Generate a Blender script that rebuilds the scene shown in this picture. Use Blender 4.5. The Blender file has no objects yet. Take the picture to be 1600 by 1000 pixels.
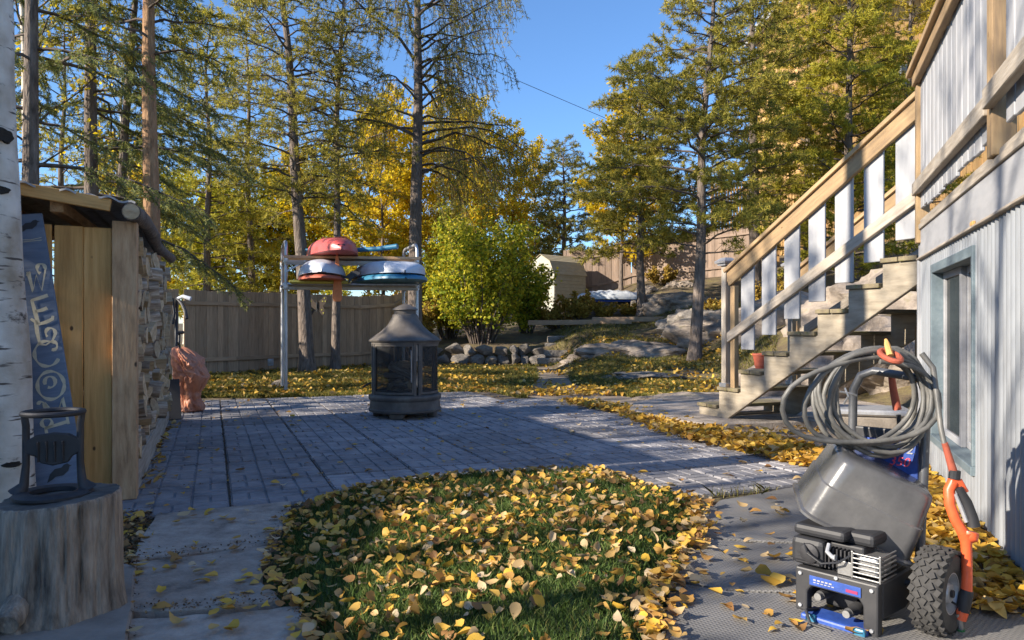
import bpy, bmesh, math, random
import numpy as np
from mathutils import Matrix, Vector, noise

# ------------------------------------------------------------------ camera, sky, sun, exposure
SC = bpy.context.scene
F, H, CY = 1150.0, 1.05, 512.0            # focal length in photo pixels, eye height in metres, horizon row
cd = bpy.data.cameras.new('camera'); CAM = bpy.data.objects.new('camera', cd)
SC.collection.objects.link(CAM); SC.camera = CAM
cd.sensor_width = 36; cd.lens = 36 * F / 1600; cd.shift_y = 12 / 1600
cd.clip_start = 0.05; cd.clip_end = 3000
CAM.location = (0, 0, H); CAM.rotation_euler = (math.pi / 2, 0, 0)
SUN_EL = math.radians(25.5)
SUN_TO = Vector((-0.92, -0.39, 0)).normalized()           # horizontal direction towards the sun
W = bpy.data.worlds.new('World'); SC.world = W; W.use_nodes = True
wn = W.node_tree.nodes; wl = W.node_tree.links
sky = wn.new('ShaderNodeTexSky'); sky.sky_type = 'NISHITA'; sky.sun_disc = False
sky.sun_elevation = SUN_EL; sky.sun_rotation = math.atan2(SUN_TO.x, SUN_TO.y)
sky.air_density = 1.0; sky.dust_density = 0.05; sky.ozone_density = 7.0
wl.new(sky.outputs[0], wn['Background'].inputs[0]); wn['Background'].inputs[1].default_value = 0.063
sd = bpy.data.lights.new('sun', 'SUN'); sd.energy = 2.65; sd.angle = math.radians(0.53); sd.color = (1, 0.89, 0.74)
SUN = bpy.data.objects.new('sun', sd); SC.collection.objects.link(SUN)
toward = SUN_TO * math.cos(SUN_EL) + Vector((0, 0, math.sin(SUN_EL)))
SUN.rotation_euler = toward.to_track_quat('Z', 'Y').to_euler(); SUN.location = toward * 60
SC.view_settings.view_transform = 'Standard'; SC.view_settings.look = 'None'
SC.view_settings.exposure = 2.0; SC.view_settings.gamma = 1
SC.cycles.max_bounces = 6; SC.cycles.transparent_max_bounces = 12

R = random.Random(7)
NP = np.random.default_rng(11)

def P(px, py, d):
    return Vector(((px - 800) / F * d, d, H - (py - CY) / F * d))
def G(px, py, z=0.0):
    return P(px, py, (H - z) * F / (py - CY))

# ------------------------------------------------------------------ object helpers
COL = SC.collection
WM = {}
def place(o, M, parent):
    WM[o.name] = M
    if parent is None:
        o.matrix_world = M
    else:
        o.parent = parent
        o.matrix_basis = WM[parent.name].inverted() @ M
def tag(o, label=None, cat=None, group=None, kind=None):
    if label: o['label'] = label
    if cat: o['category'] = cat
    if group: o['group'] = group
    if kind: o['kind'] = kind
    return o
def link(name, me, parent=None, M=None):
    o = bpy.data.objects.new(name, me); COL.objects.link(o)
    place(o, M or Matrix(), parent)
    return o
def thing(name, loc, label, cat, group=None, rz=0):
    o = bpy.data.objects.new(name, None); o.empty_display_size = 0.1; COL.objects.link(o)
    place(o, Matrix.Translation(Vector(loc)) @ Matrix.Rotation(rz, 4, 'Z'), None)
    return tag(o, label, cat, group)
def frame(o, x, y=None, z=None):
    """matrix with columns x, y, z and origin o"""
    x = Vector(x).normalized()
    if y is None:
        z = Vector(z); y = z.cross(x).normalized(); z = x.cross(y)
    else:
        y = Vector(y); z = x.cross(y).normalized(); y = z.cross(x)
    return Matrix(((x.x, y.x, z.x, o[0]), (x.y, y.y, z.y, o[1]), (x.z, y.z, z.z, o[2]), (0, 0, 0, 1)))

class MB:
    def __init__(s): s.v = []; s.f = []
    def add(s, vs, fs):
        b = len(s.v); s.v += [tuple(v) for v in vs]; s.f += [[i + b for i in f] for f in fs]; return s
    def box(s, c, size, M=None):
        c = Vector(c); h = Vector(size) / 2
        vs = [Vector((c.x + h.x * i, c.y + h.y * j, c.z + h.z * k)) for i in (-1, 1) for j in (-1, 1) for k in (-1, 1)]
        if M: vs = [M @ v for v in vs]
        return s.add(vs, [(0, 1, 3, 2), (4, 6, 7, 5), (0, 4, 5, 1), (2, 3, 7, 6), (0, 2, 6, 4), (1, 5, 7, 3)])
    def tube(s, pts, r, n=8, cap=True, closed=False):
        pts = [Vector(p) for p in pts]; m = len(pts)
        rr = r if isinstance(r, (list, tuple)) else [r] * m
        vs = []; pn = None
        for i, p in enumerate(pts):
            a = pts[i - 1] if (i or closed) else p; b = pts[(i + 1) % m] if (i < m - 1 or closed) else p
            t = (b - a).normalized()
            if pn is None: pn = t.orthogonal().normalized()
            pn = (pn - t * pn.dot(t))
            pn = pn.normalized() if pn.length > 1e-6 else t.orthogonal().normalized()
            bn = t.cross(pn)
            for k in range(n):
                q = 2 * math.pi * k / n
                vs.append(p + (pn * math.cos(q) + bn * math.sin(q)) * rr[i])
        fs = []
        for i in range(m if closed else m - 1):
            j = (i + 1) % m
            for k in range(n):
                l = (k + 1) % n
                fs.append((i * n + k, i * n + l, j * n + l, j * n + k))
        if cap and not closed:
            fs.append(tuple(range(n))[::-1]); fs.append(tuple((m - 1) * n + k for k in range(n)))
        return s.add(vs, fs)
    def lathe(s, prof, n=32, M=None, a0=0, a1=2 * math.pi):
        full = abs(a1 - a0 - 2 * math.pi) < 1e-6; c = n if full else n + 1
        vs = []
        for r, z in prof:
            for k in range(c):
                q = a0 + (a1 - a0) * k / n
                vs.append(Vector((r * math.cos(q), r * math.sin(q), z)))
        if M: vs = [M @ v for v in vs]
        fs = []
        for i in range(len(prof) - 1):
            for k in range(n):
                l = (k + 1) % c
                fs.append((i * c + k, i * c + l, (i + 1) * c + l, (i + 1) * c + k))
        return s.add(vs, fs)
    def prism(s, poly, z0, z1, M=None):
        n = len(poly)
        vs = [Vector((p[0], p[1], z0)) for p in poly] + [Vector((p[0], p[1], z1)) for p in poly]
        if M: vs = [M @ v for v in vs]
        fs = [tuple(range(n))[::-1], tuple(range(n, 2 * n))] + [(i, (i + 1) % n, n + (i + 1) % n, n + i) for i in range(n)]
        return s.add(vs, fs)
    def mesh(s, name, mat, smooth=False, bevel=0, seg=1, recalc=True):
        me = bpy.data.meshes.new(name); me.from_pydata(s.v, [], s.f)
        if bevel or recalc:
            bm = bmesh.new(); bm.from_mesh(me)
            if bevel:
                bmesh.ops.remove_doubles(bm, verts=bm.verts, dist=1e-5)
            bmesh.ops.recalc_face_normals(bm, faces=bm.faces)
            if bevel:
                es = [e for e in bm.edges if len(e.link_faces) == 2 and e.calc_face_angle(0) > 0.5]
                bmesh.ops.bevel(bm, geom=es, offset=bevel, segments=seg, affect='EDGES', profile=0.5)
            bm.to_mesh(me); bm.free()
        if mat: me.materials.append(mat)
        if smooth:
            me.polygons.foreach_set('use_smooth', [True] * len(me.polygons))
            me.set_sharp_from_angle(angle=math.radians(40))
        return me
    def build(s, name, mat, parent=None, M=None, smooth=False, bevel=0, seg=1, origin=None):
        if origin is not None:
            o = Vector(origin); s.v = [tuple(Vector(v) - o) for v in s.v]; M = Matrix.Translation(o)
        return link(name, s.mesh(name, mat, smooth, bevel, seg), parent, M)

def npmesh(name, verts, faces, mat, smooth=False):
    """fast mesh from a (N,3) array and an (M,k) array of faces"""
    verts = np.asarray(verts, np.float32); faces = np.asarray(faces, np.int32)
    me = bpy.data.meshes.new(name); k = faces.shape[1]; m = len(faces)
    me.vertices.add(len(verts)); me.vertices.foreach_set('co', verts.ravel())
    me.loops.add(m * k); me.loops.foreach_set('vertex_index', faces.ravel())
    me.polygons.add(m); me.polygons.foreach_set('loop_start', np.arange(0, m * k, k, dtype=np.int32))
    if smooth: me.polygons.foreach_set('use_smooth', np.ones(m, bool))
    me.update(calc_edges=True)
    if mat: me.materials.append(mat)
    return me

_bc = {}
def board(name, p0, p1, w, t, mat, parent=None, up=(0, 0, 1), bevel=0.004):
    """a plank from p0 to p1; its local x runs along the grain, width w along up, thickness t"""
    p0 = Vector(p0); p1 = Vector(p1); L = (p1 - p0).length
    key = (round(L, 3), round(w, 4), round(t, 4), mat.name, bevel)
    if key not in _bc:
        _bc[key] = MB().box((L / 2, 0, 0), (L, t, w)).mesh(name, mat, bevel=min(bevel, t * .3))
    return link(name, _bc[key], parent, frame(p0, p1 - p0, z=up))

# ------------------------------------------------------------------ materials
def base_mat(name):
    m = bpy.data.materials.new(name); m.use_nodes = True
    nt = m.node_tree; return m, nt.nodes, nt.links, nt.nodes['Principled BSDF']
def coords(n, l, stretch=(1, 1, 1), rand=True):
    tc = n.new('ShaderNodeTexCoord'); mp = n.new('ShaderNodeMapping'); mp.inputs['Scale'].default_value = stretch
    l.new(tc.outputs['Object'], mp.inputs['Vector'])
    if rand:
        oi = n.new('ShaderNodeObjectInfo'); mu = n.new('ShaderNodeMath'); mu.operation = 'MULTIPLY'; mu.inputs[1].default_value = 57.3
        l.new(oi.outputs['Random'], mu.inputs[0]); l.new(mu.outputs[0], mp.inputs['Location'])
    return mp
def ramp(n, cols):
    r = n.new('ShaderNodeValToRGB'); e = r.color_ramp.elements
    while len(e) < len(cols): e.new(0.5)
    for i, (p, c) in enumerate(cols): e[i].position = p; e[i].color = (*c, 1)
    return r
def noisem(name, cols, scale=5, stretch=(1, 1, 1), rough=0.8, bump=0.3, bscale=None, metal=0, detail=8, vary=0.0, spots=None, spec=None, bdist=0.01, rand=True):
    """noise ramp over object space; spots=(scale, size, colour, stretch) adds dark knots or flecks"""
    m, n, l, b = base_mat(name)
    mp = coords(n, l, stretch, rand)
    t = n.new('ShaderNodeTexNoise'); t.inputs['Scale'].default_value = scale; t.inputs['Detail'].default_value = detail; t.inputs['Roughness'].default_value = 0.65
    l.new(mp.outputs[0], t.inputs['Vector'])
    r = ramp(n, cols); l.new(t.outputs['Fac'], r.inputs[0]); out = r.outputs[0]
    if vary:
        oi = n.new('ShaderNodeObjectInfo'); mr = n.new('ShaderNodeMapRange'); mr.inputs[3].default_value = 1 - vary; mr.inputs[4].default_value = 1 + vary
        hs = n.new('ShaderNodeHueSaturation'); l.new(oi.outputs['Random'], mr.inputs[0]); l.new(mr.outputs[0], hs.inputs['Value'])
        l.new(out, hs.inputs['Color']); out = hs.outputs[0]
    if spots:
        mp2 = coords(n, l, spots[3], rand); v = n.new('ShaderNodeTexVoronoi'); v.inputs['Scale'].default_value = spots[0]
        l.new(mp2.outputs[0], v.inputs['Vector'])
        r2 = ramp(n, [(spots[1] * .6, (1, 1, 1)), (spots[1], (0, 0, 0))]); l.new(v.outputs['Distance'], r2.inputs[0])
        mx = n.new('ShaderNodeMix'); mx.data_type = 'RGBA'; mx.inputs['B'].default_value = (*spots[2], 1)
        l.new(r2.outputs[0], mx.inputs['Factor']); l.new(out, mx.inputs['A']); out = mx.outputs['Result']
    l.new(out, b.inputs['Base Color'])
    b.inputs['Roughness'].default_value = rough; b.inputs['Metallic'].default_value = metal
    if spec is not None: b.inputs['Specular IOR Level'].default_value = spec
    if bump:
        t2 = n.new('ShaderNodeTexNoise'); t2.inputs['Scale'].default_value = bscale or scale * 2.5; t2.inputs['Detail'].default_value = 6
        l.new(mp.outputs[0], t2.inputs['Vector'])
        bp = n.new('ShaderNodeBump'); bp.inputs['Strength'].default_value = bump; bp.inputs['Distance'].default_value = bdist
        l.new(t2.outputs['Fac'], bp.inputs['Height']); l.new(bp.outputs[0], b.inputs['Normal'])
    return m
def leafm(name, cols, transl=0.35, rough=0.6, objrand=False):
    """foliage: colour varies from leaf to leaf, part of the light shines through"""
    m, n, l, b = base_mat(name)
    g = n.new('ShaderNodeNewGeometry')
    r = ramp(n, cols)
    if objrand:
        oi = n.new('ShaderNodeObjectInfo'); l.new(oi.outputs['Random'], r.inputs[0])
    else: l.new(g.outputs['Random Per Island'], r.inputs[0])
    l.new(r.outputs[0], b.inputs['Base Color']); b.inputs['Roughness'].default_value = rough
    b.inputs['Specular IOR Level'].default_value = 0.25
    tr = n.new('ShaderNodeBsdfTranslucent'); l.new(r.outputs[0], tr.inputs['Color'])
    mx = n.new('ShaderNodeMixShader'); mx.inputs[0].default_value = transl
    l.new(b.outputs[0], mx.inputs[1]); l.new(tr.outputs[0], mx.inputs[2])
    l.new(mx.outputs[0], n['Material Output'].inputs['Surface'])
    return m
def flat(name, c, rough=0.5, metal=0, var=0.12, scale=30, bump=0.05):
    d = tuple(x * (1 - var) for x in c); e = tuple(min(1, x * (1 + var)) for x in c)
    return noisem(name, [(.35, d), (.65, e)], scale, rough=rough, metal=metal, bump=bump)

M_ = {}
M_['slab'] = noisem('slab_concrete', [(.28, (.13, .128, .138)), (.48, (.235, .228, .238)), (.72, (.33, .315, .315))], 5, rough=.85, bump=.6, bscale=60, vary=.22)
M_['concrete'] = noisem('old_concrete', [(.28, (.14, .115, .092)), (.42, (.28, .235, .192)), (.58, (.38, .325, .27)), (.75, (.48, .415, .35))], 8, rough=.9, bump=.8, bscale=70, vary=.1)
M_['darkconcrete'] = noisem('dark_paver', [(.25, (.17, .145, .12)), (.7, (.32, .28, .235))], 5, rough=.85, bump=.4, bscale=50)
M_['soil'] = noisem('ground_soil', [(.25, (.05, .035, .022)), (.45, (.11, .08, .045)), (.62, (.16, .13, .05)), (.8, (.10, .10, .035))], 2.2, rough=1, bump=1, bscale=18, bdist=.04, detail=12)
M_['path'] = noisem('path_dirt', [(.3, (.14, .11, .085)), (.6, (.26, .21, .16)), (.8, (.34, .28, .21))], 3, rough=.95, bump=.7, bscale=30)
M_['rock'] = noisem('granite_rock', [(.28, (.07, .056, .046)), (.46, (.20, .165, .135)), (.58, (.32, .265, .215)), (.72, (.22, .19, .11))], 3.4, rough=.92, bump=1, bscale=7, bdist=.05, detail=12)
M_['rockdark'] = noisem('dark_granite', [(.25, (.08, .07, .062)), (.5, (.20, .178, .155)), (.75, (.32, .285, .245))], 3.5, rough=.9, bump=1, bscale=12, bdist=.04, detail=10, vary=.25)
M_['cedar'] = noisem('new_cedar_plank', [(.3, (.44, .225, .065)), (.55, (.64, .36, .12)), (.75, (.74, .46, .19))], 3, (.6, 9, 9), rough=.7, bump=.25, vary=.15, spots=(5.5, .10, (.10, .05, .02), (1, 1.6, 1.6)))
M_['post'] = noisem('weathered_post', [(.25, (.22, .125, .065)), (.5, (.45, .28, .15)), (.75, (.58, .40, .24))], 3, (1.5, 9, 9), rough=.85, bump=.5, vary=.1, spots=(4, .08, (.07, .04, .02), (1, 1.5, 1.5)))
M_['railwood'] = noisem('treated_rail_wood', [(.25, (.18, .125, .08)), (.5, (.33, .22, .115)), (.75, (.45, .315, .165))], 2.4, (1, 10, 10), rough=.75, bump=.3, vary=.12, spots=(4, .07, (.16, .09, .04), (1, 2, 2)))
M_['greywood'] = noisem('grey_weathered_wood', [(.25, (.20, .165, .13)), (.5, (.36, .31, .25)), (.75, (.48, .43, .36))], 2.5, (1, 11, 11), rough=.85, bump=.4, vary=.1)
M_['tread'] = noisem('mossy_tread_wood', [(.3, (.13, .105, .07)), (.52, (.22, .18, .11)), (.66, (.17, .16, .045)), (.8, (.26, .21, .15))], 3, (1, 6, 6), rough=.9, bump=.4)
M_['stringer'] = noisem('stringer_wood', [(.25, (.17, .14, .10)), (.45, (.30, .255, .19)), (.65, (.39, .335, .255)), (.8, (.30, .29, .15))], 3.2, (1, 5, 5), rough=.85, bump=.3)
M_['fence'] = noisem('brown_fence_board', [(.25, (.25, .165, .10)), (.5, (.40, .27, .17)), (.8, (.50, .35, .235))], 3, (1, 10, 10), rough=.85, bump=.3, vary=.22)
M_['fence2'] = noisem('sunbleached_fence_board', [(.25, (.20, .145, .11)), (.5, (.30, .22, .17)), (.8, (.37, .28, .22))], 3, (1, 10, 10), rough=.85, bump=.3, vary=.15)
M_['cedarwall'] = noisem('house_cedar', [(.25, (.36, .19, .07)), (.5, (.52, .30, .11)), (.8, (.60, .38, .16))], 2, (1, 8, 8), rough=.7, bump=.2, vary=.1)
M_['white'] = noisem('chalky_white_paint', [(.2, (.24, .245, .26)), (.5, (.34, .345, .36)), (.8, (.40, .40, .41))], 3, (1, 4, 4), rough=.6, bump=.12, vary=.05)
M_['metalside'] = noisem('painted_corrugated_steel', [(.25, (.17, .175, .18)), (.42, (.25, .265, .285)), (.6, (.285, .305, .33)), (.8, (.33, .345, .365))], 3, (3, 3, .35), rough=.5, bump=.04, spec=.5)
M_['bluetrim'] = noisem('blue_window_trim', [(.2, (.10, .14, .165)), (.6, (.155, .20, .225)), (.85, (.24, .28, .30))], 6, (1, 5, 5), rough=.6, bump=.15)
M_['galv'] = noisem('galvanised_pipe', [(.25, (.30, .30, .31)), (.55, (.50, .50, .51)), (.8, (.62, .61, .60))], 9, (1, 1, .3), rough=.45, metal=.75, bump=.1)
M_['black'] = flat('black_plastic', (.022, .023, .027), .58, bump=.05)
M_['blackiron'] = noisem('cast_iron', [(.25, (.02, .02, .023)), (.7, (.05, .05, .055))], 12, rough=.6, bump=.4, bscale=90, metal=.3, bdist=.002)
M_['firemetal'] = noisem('sooty_bronze_steel', [(.25, (.065, .056, .05)), (.5, (.12, .105, .09)), (.75, (.21, .185, .16))], 5, rough=.62, metal=.25, bump=.25, bscale=60, bdist=.002)
M_['bark'] = noisem('grey_pine_bark', [(.28, (.055, .043, .035)), (.5, (.155, .122, .10)), (.75, (.27, .22, .185))], 5, (3.5, 3.5, .8), rough=.95, bump=1, bscale=9, bdist=.04, detail=10)
M_['barkorange'] = noisem('orange_pine_bark', [(.28, (.16, .09, .05)), (.5, (.33, .19, .10)), (.75, (.47, .29, .16))], 5, (3.5, 3.5, .8), rough=.95, bump=1, bscale=9, bdist=.04, detail=10)
M_['twig'] = noisem('twig_bark', [(.3, (.055, .042, .034)), (.7, (.15, .12, .10))], 8, rough=.95, bump=.2)
M_['endgrain'] = noisem('split_wood_face', [(.25, (.30, .20, .11)), (.5, (.52, .38, .22)), (.75, (.66, .53, .37))], 5, (1, 6, 6), rough=.9, bump=.4, vary=.25)
M_['logbark'] = noisem('birch_log_bark', [(.3, (.13, .085, .05)), (.48, (.38, .285, .20)), (.62, (.62, .53, .42)), (.8, (.72, .65, .55))], 6, (.8, 5, 5), rough=.9, bump=.5, vary=.35)
M_['block'] = noisem('weathered_block', [(.30, (.05, .04, .032)), (.44, (.18, .145, .112)), (.58, (.31, .255, .20)), (.75, (.46, .385, .305))], 4, (5.5, 5.5, .9), rough=.95, bump=1, bscale=9, bdist=.02, detail=12)
M_['blocktop'] = noisem('dark_block_top', [(.3, (.045, .04, .036)), (.7, (.15, .13, .11))], 9, rough=.9, bump=.5)
M_['tarp'] = noisem('orange_tarp', [(.3, (.42, .15, .075)), (.6, (.56, .24, .14)), (.8, (.62, .34, .23))], 4, rough=.55, bump=.3, bscale=14, bdist=.02)
M_['orange'] = flat('orange_plastic', (.72, .11, .035), .38)
M_['redplastic'] = noisem('faded_red_hull', [(.3, (.42, .055, .05)), (.7, (.56, .13, .12))], 4, rough=.35, bump=.05)
M_['hullwhite'] = noisem('dull_white_hull', [(.3, (.42, .45, .52)), (.7, (.58, .61, .66))], 4, rough=.4, bump=.05)
M_['teal'] = flat('teal_blue', (.03, .16, .27), .4)
M_['yellowboard'] = flat('olive_yellow_board', (.42, .38, .07), .5)
M_['blue'] = noisem('worn_blue_paint', [(.3, (.02, .05, .22)), (.55, (.03, .085, .36)), (.78, (.12, .15, .26))], 14, rough=.5, bump=.2)
M_['signblue'] = noisem('sign_blue_paint', [(.25, (.08, .11, .165)), (.55, (.13, .17, .24)), (.8, (.19, .235, .30))], 4, (1, 6, 6), rough=.75, bump=.2)
M_['cream'] = flat('cream_paint', (.52, .47, .34), .7)
M_['hose'] = noisem('grey_rubber_hose', [(.3, (.08, .08, .076)), (.5, (.13, .128, .12)), (.7, (.19, .182, .165))], 14, rough=.5, bump=.1)
M_['rubber'] = noisem('tyre_rubber', [(.3, (.025, .025, .027)), (.7, (.06, .058, .055))], 14, rough=.85, bump=.3)
M_['steel'] = flat('dull_steel', (.34, .34, .34), .45, .8)
M_['rim'] = flat('grey_wheel_rim', (.45, .46, .48), .4, .4)
M_['shedcream'] = noisem('cream_shed_paint', [(.3, (.36, .35, .30)), (.7, (.44, .43, .37))], 4, rough=.6, bump=.1)
M_['shedtan'] = noisem('tan_metal_clapboard', [(.3, (.33, .28, .18)), (.7, (.42, .36, .24))], 4, rough=.55, bump=.1)
M_['roofing'] = noisem('weathered_roofing', [(.3, (.20, .20, .205)), (.5, (.34, .345, .355)), (.75, (.46, .465, .475))], 5, (1, 3, 3), rough=.85, bump=.4)
M_['wirem'] = flat('cable_black', (.02, .02, .02), .6)
M_['terracotta'] = flat('red_clay', (.38, .09, .05), .7)
M_['silver'] = noisem('silver_tarp', [(.3, (.38, .42, .48)), (.7, (.66, .69, .73))], 5, rough=.4, bump=.5, bscale=9, bdist=.03)
M_['grass'] = leafm('lawn_grass', [(0, (.045, .085, .02)), (.5, (.09, .155, .035)), (.85, (.15, .21, .05)), (1, (.28, .25, .09))], .3)
M_['drygrass'] = leafm('autumn_grass', [(0, (.09, .105, .022)), (.45, (.18, .175, .035)), (.8, (.28, .24, .06)), (1, (.36, .29, .11))], .35)
LEAFC = [(0, (.17, .085, .035)), (.14, (.34, .18, .06)), (.3, (.50, .28, .07)), (.5, (.64, .40, .05)), (.68, (.58, .35, .09)), (.86, (.52, .36, .17)), (1, (.54, .43, .28))]
M_['fallen'] = leafm('fallen_leaf', LEAFC, .2, .55)
M_['fallen_one'] = leafm('fallen_leaf_single', LEAFC, .2, .55, objrand=True)
GOLD = [(0, (.28, .14, .03)), (.2, (.45, .25, .04)), (.5, (.60, .36, .04)), (.8, (.64, .42, .08)), (1, (.55, .40, .20))]
M_['golden'] = leafm('golden_fallen_leaf', GOLD, .25, .55)
M_['aspen'] = leafm('aspen_leaf', [(0, (.34, .30, .03)), (.4, (.62, .47, .02)), (.8, (.80, .60, .025)), (1, (.74, .46, .03))], .58)
M_['aspenlime'] = leafm('lime_leaf', [(0, (.16, .19, .02)), (.35, (.32, .34, .03)), (.7, (.60, .52, .035)), (1, (.74, .58, .04))], .58)
M_['shrubgreen'] = leafm('green_shrub_leaf', [(0, (.14, .20, .02)), (.3, (.27, .33, .03)), (.65, (.54, .51, .045)), (1, (.74, .62, .05))], .58)
M_['bushorange'] = leafm('autumn_bush_leaf', [(0, (.22, .14, .03)), (.4, (.44, .28, .05)), (.8, (.54, .38, .07)), (1, (.36, .32, .07))], .4)
M_['pine'] = leafm('pine_needle', [(0, (.14, .145, .03)), (.4, (.31, .285, .045)), (.75, (.46, .39, .06)), (1, (.55, .44, .09))], .45)
M_['pineyellow'] = leafm('sunny_pine_needle', [(0, (.21, .22, .03)), (.4, (.40, .37, .04)), (.75, (.55, .47, .05)), (1, (.64, .52, .08))], .45)
M_['pinegold'] = leafm('golden_pine_needle', [(0, (.26, .22, .03)), (.4, (.48, .38, .04)), (.75, (.62, .46, .05)), (1, (.70, .50, .08))], .45)
M_['pinedark'] = leafm('dark_pine_needle', [(0, (.11, .125, .032)), (.5, (.24, .235, .05)), (.85, (.36, .32, .07)), (1, (.42, .34, .10))], .42)
M_['spruce'] = leafm('spruce_needle', [(0, (.11, .14, .055)), (.5, (.21, .245, .08)), (.85, (.33, .335, .09)), (1, (.45, .39, .11))], .45)
# ------------------------------------------------------------------ special materials
def birch_mat():
    m, n, l, b = base_mat('birch_bark')
    mp = coords(n, l, (1, 1, 1), False)
    t = n.new('ShaderNodeTexNoise'); t.inputs['Scale'].default_value = 5; t.inputs['Detail'].default_value = 8; l.new(mp.outputs[0], t.inputs[0])
    r = ramp(n, [(.3, (.34, .27, .19)), (.48, (.54, .48, .40)), (.6, (.66, .61, .53)), (.75, (.74, .70, .63))]); l.new(t.outputs[0], r.inputs[0])
    mp2 = coords(n, l, (5, 5, 42), False); t2 = n.new('ShaderNodeTexNoise'); t2.inputs['Scale'].default_value = 1; t2.inputs['Detail'].default_value = 3; l.new(mp2.outputs[0], t2.inputs[0])
    r2 = ramp(n, [(.62, (0, 0, 0)), (.68, (1, 1, 1))]); l.new(t2.outputs[0], r2.inputs[0])
    mp3 = coords(n, l, (3.5, 3.5, 6.5), False); t3 = n.new('ShaderNodeTexNoise'); t3.inputs['Scale'].default_value = 1.2; t3.inputs['Detail'].default_value = 7; t3.inputs['Roughness'].default_value = .7; l.new(mp3.outputs[0], t3.inputs[0])
    r3 = ramp(n, [(.59, (0, 0, 0)), (.68, (1, 1, 1))]); l.new(t3.outputs[0], r3.inputs[0])
    mx = n.new('ShaderNodeMath'); mx.operation = 'MAXIMUM'; l.new(r2.outputs[0], mx.inputs[0]); l.new(r3.outputs[0], mx.inputs[1])
    mi = n.new('ShaderNodeMix'); mi.data_type = 'RGBA'; mi.inputs['B'].default_value = (.09, .07, .055, 1)
    l.new(mx.outputs[0], mi.inputs['Factor']); l.new(r.outputs[0], mi.inputs['A']); l.new(mi.outputs['Result'], b.inputs['Base Color'])
    b.inputs['Roughness'].default_value = .8
    bp = n.new('ShaderNodeBump'); bp.inputs['Strength'].default_value = .5; bp.inputs['Distance'].default_value = .02; l.new(t3.outputs[0], bp.inputs['Height']); l.new(bp.outputs[0], b.inputs['Normal'])
    return m
M_['birch'] = birch_mat()
def glass_mat(name, tint=(.6, .65, .66), clear=.55, rough=.03):
    m, n, l, b = base_mat(name)
    b.inputs['Base Color'].default_value = (.02, .022, .024, 1); b.inputs['Roughness'].default_value = rough; b.inputs['Specular IOR Level'].default_value = .7
    tr = n.new('ShaderNodeBsdfTransparent'); tr.inputs[0].default_value = (*tint, 1)
    mx = n.new('ShaderNodeMixShader'); mx.inputs[0].default_value = clear
    l.new(b.outputs[0], mx.inputs[1]); l.new(tr.outputs[0], mx.inputs[2]); l.new(mx.outputs[0], n['Material Output'].inputs[0])
    return m
M_['glass'] = glass_mat('window_glass', clear=.55)
M_['screen'] = glass_mat('fine_wire_screen', (.75, .73, .7), .52, .6)
def mat_rubber():
    m, n, l, b = base_mat('ribbed_rubber_mat')
    mp = coords(n, l, (1, 1, 1), False)
    w1 = n.new('ShaderNodeTexWave'); w1.wave_type = 'BANDS'; w1.bands_direction = 'DIAGONAL'; w1.inputs['Scale'].default_value = 26; l.new(mp.outputs[0], w1.inputs[0])
    mpb = coords(n, l, (-1, 1, 1), False); w2 = n.new('ShaderNodeTexWave'); w2.bands_direction = 'DIAGONAL'; w2.inputs['Scale'].default_value = 26; l.new(mpb.outputs[0], w2.inputs[0])
    mu = n.new('ShaderNodeMath'); mu.operation = 'MULTIPLY'; l.new(w1.outputs[1], mu.inputs[0]); l.new(w2.outputs[1], mu.inputs[1])
    t = n.new('ShaderNodeTexNoise'); t.inputs['Scale'].default_value = 2.5; t.inputs['Detail'].default_value = 8; l.new(mp.outputs[0], t.inputs[0])
    r = ramp(n, [(.3, (.11, .108, .105)), (.55, (.18, .175, .17)), (.75, (.27, .26, .24))]); l.new(t.outputs[0], r.inputs[0]); l.new(r.outputs[0], b.inputs['Base Color'])
    b.inputs['Roughness'].default_value = .6
    bp = n.new('ShaderNodeBump'); bp.inputs['Strength'].default_value = .55; bp.inputs['Distance'].default_value = .004; l.new(mu.outputs[0], bp.inputs['Height']); l.new(bp.outputs[0], b.inputs['Normal'])
    return m
M_['mat'] = mat_rubber()

# ------------------------------------------------------------------ ground
U = Vector((-.377, .926, 0)).normalized()      # the patio's joints run this way, away from the camera
V = Vector((.926, .377, 0)).normalized()       # and this way, to the right
def UV(u, v, z=0.0): return U * u + V * v + Vector((0, 0, z))
def sst(a, b, x):
    t = min(1, max(0, (x - a) / (b - a))); return t * t * (3 - 2 * t)
def interp(pts, x):
    return float(np.interp(x, [p[0] for p in pts], [p[1] for p in pts]))
def terrain(x, y):
    right = interp([(11.5, 0), (14, .06), (17, .3), (19.5, .62), (21, .9), (24, 1.35), (27, 1.9), (30, 2.35), (40, 3.4), (70, 5)], y)
    left = interp([(20.9, 0), (21.2, .5), (24, .85), (28, 1.2), (36, 1.7), (70, 2.5)], y)
    far = interp([(20, 0), (26, .25), (40, .8), (70, 1.5)], y)
    a = sst(.9, 2.4, x); z = right * a + left * (1 - a)
    c = sst(-3.6, -2.6, x); z = z * c + far * (1 - c)
    z += 1.25 * sst(4.3, 7.0, x + (y - 9) * .05) * sst(6.2, 8.5, y) * (1 - .5 * sst(14, 20, y)) + .16 * max(0, x - 7) * sst(10, 16, y)
    z += .05 * noise.noise((x * .9, y * .9, 0)) * sst(12, 18, y)
    return z - .03
xs = np.concatenate([[-900, -300, -120, -60, -35], np.arange(-22, 26, .42), [30, 45, 70, 130, 300, 900]])
ys = np.concatenate([[-300, -60, -20, -8], np.arange(-3, 36, .38), [38, 42, 48, 56, 70, 100, 180, 400, 1200]])
vs = [(x, y, terrain(x, min(y, 70))) for y in ys for x in xs]
nx = len(xs); fs = [(j * nx + i, j * nx + i + 1, (j + 1) * nx + i + 1, (j + 1) * nx + i) for j in range(len(ys) - 1) for i in range(nx - 1)]
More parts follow.
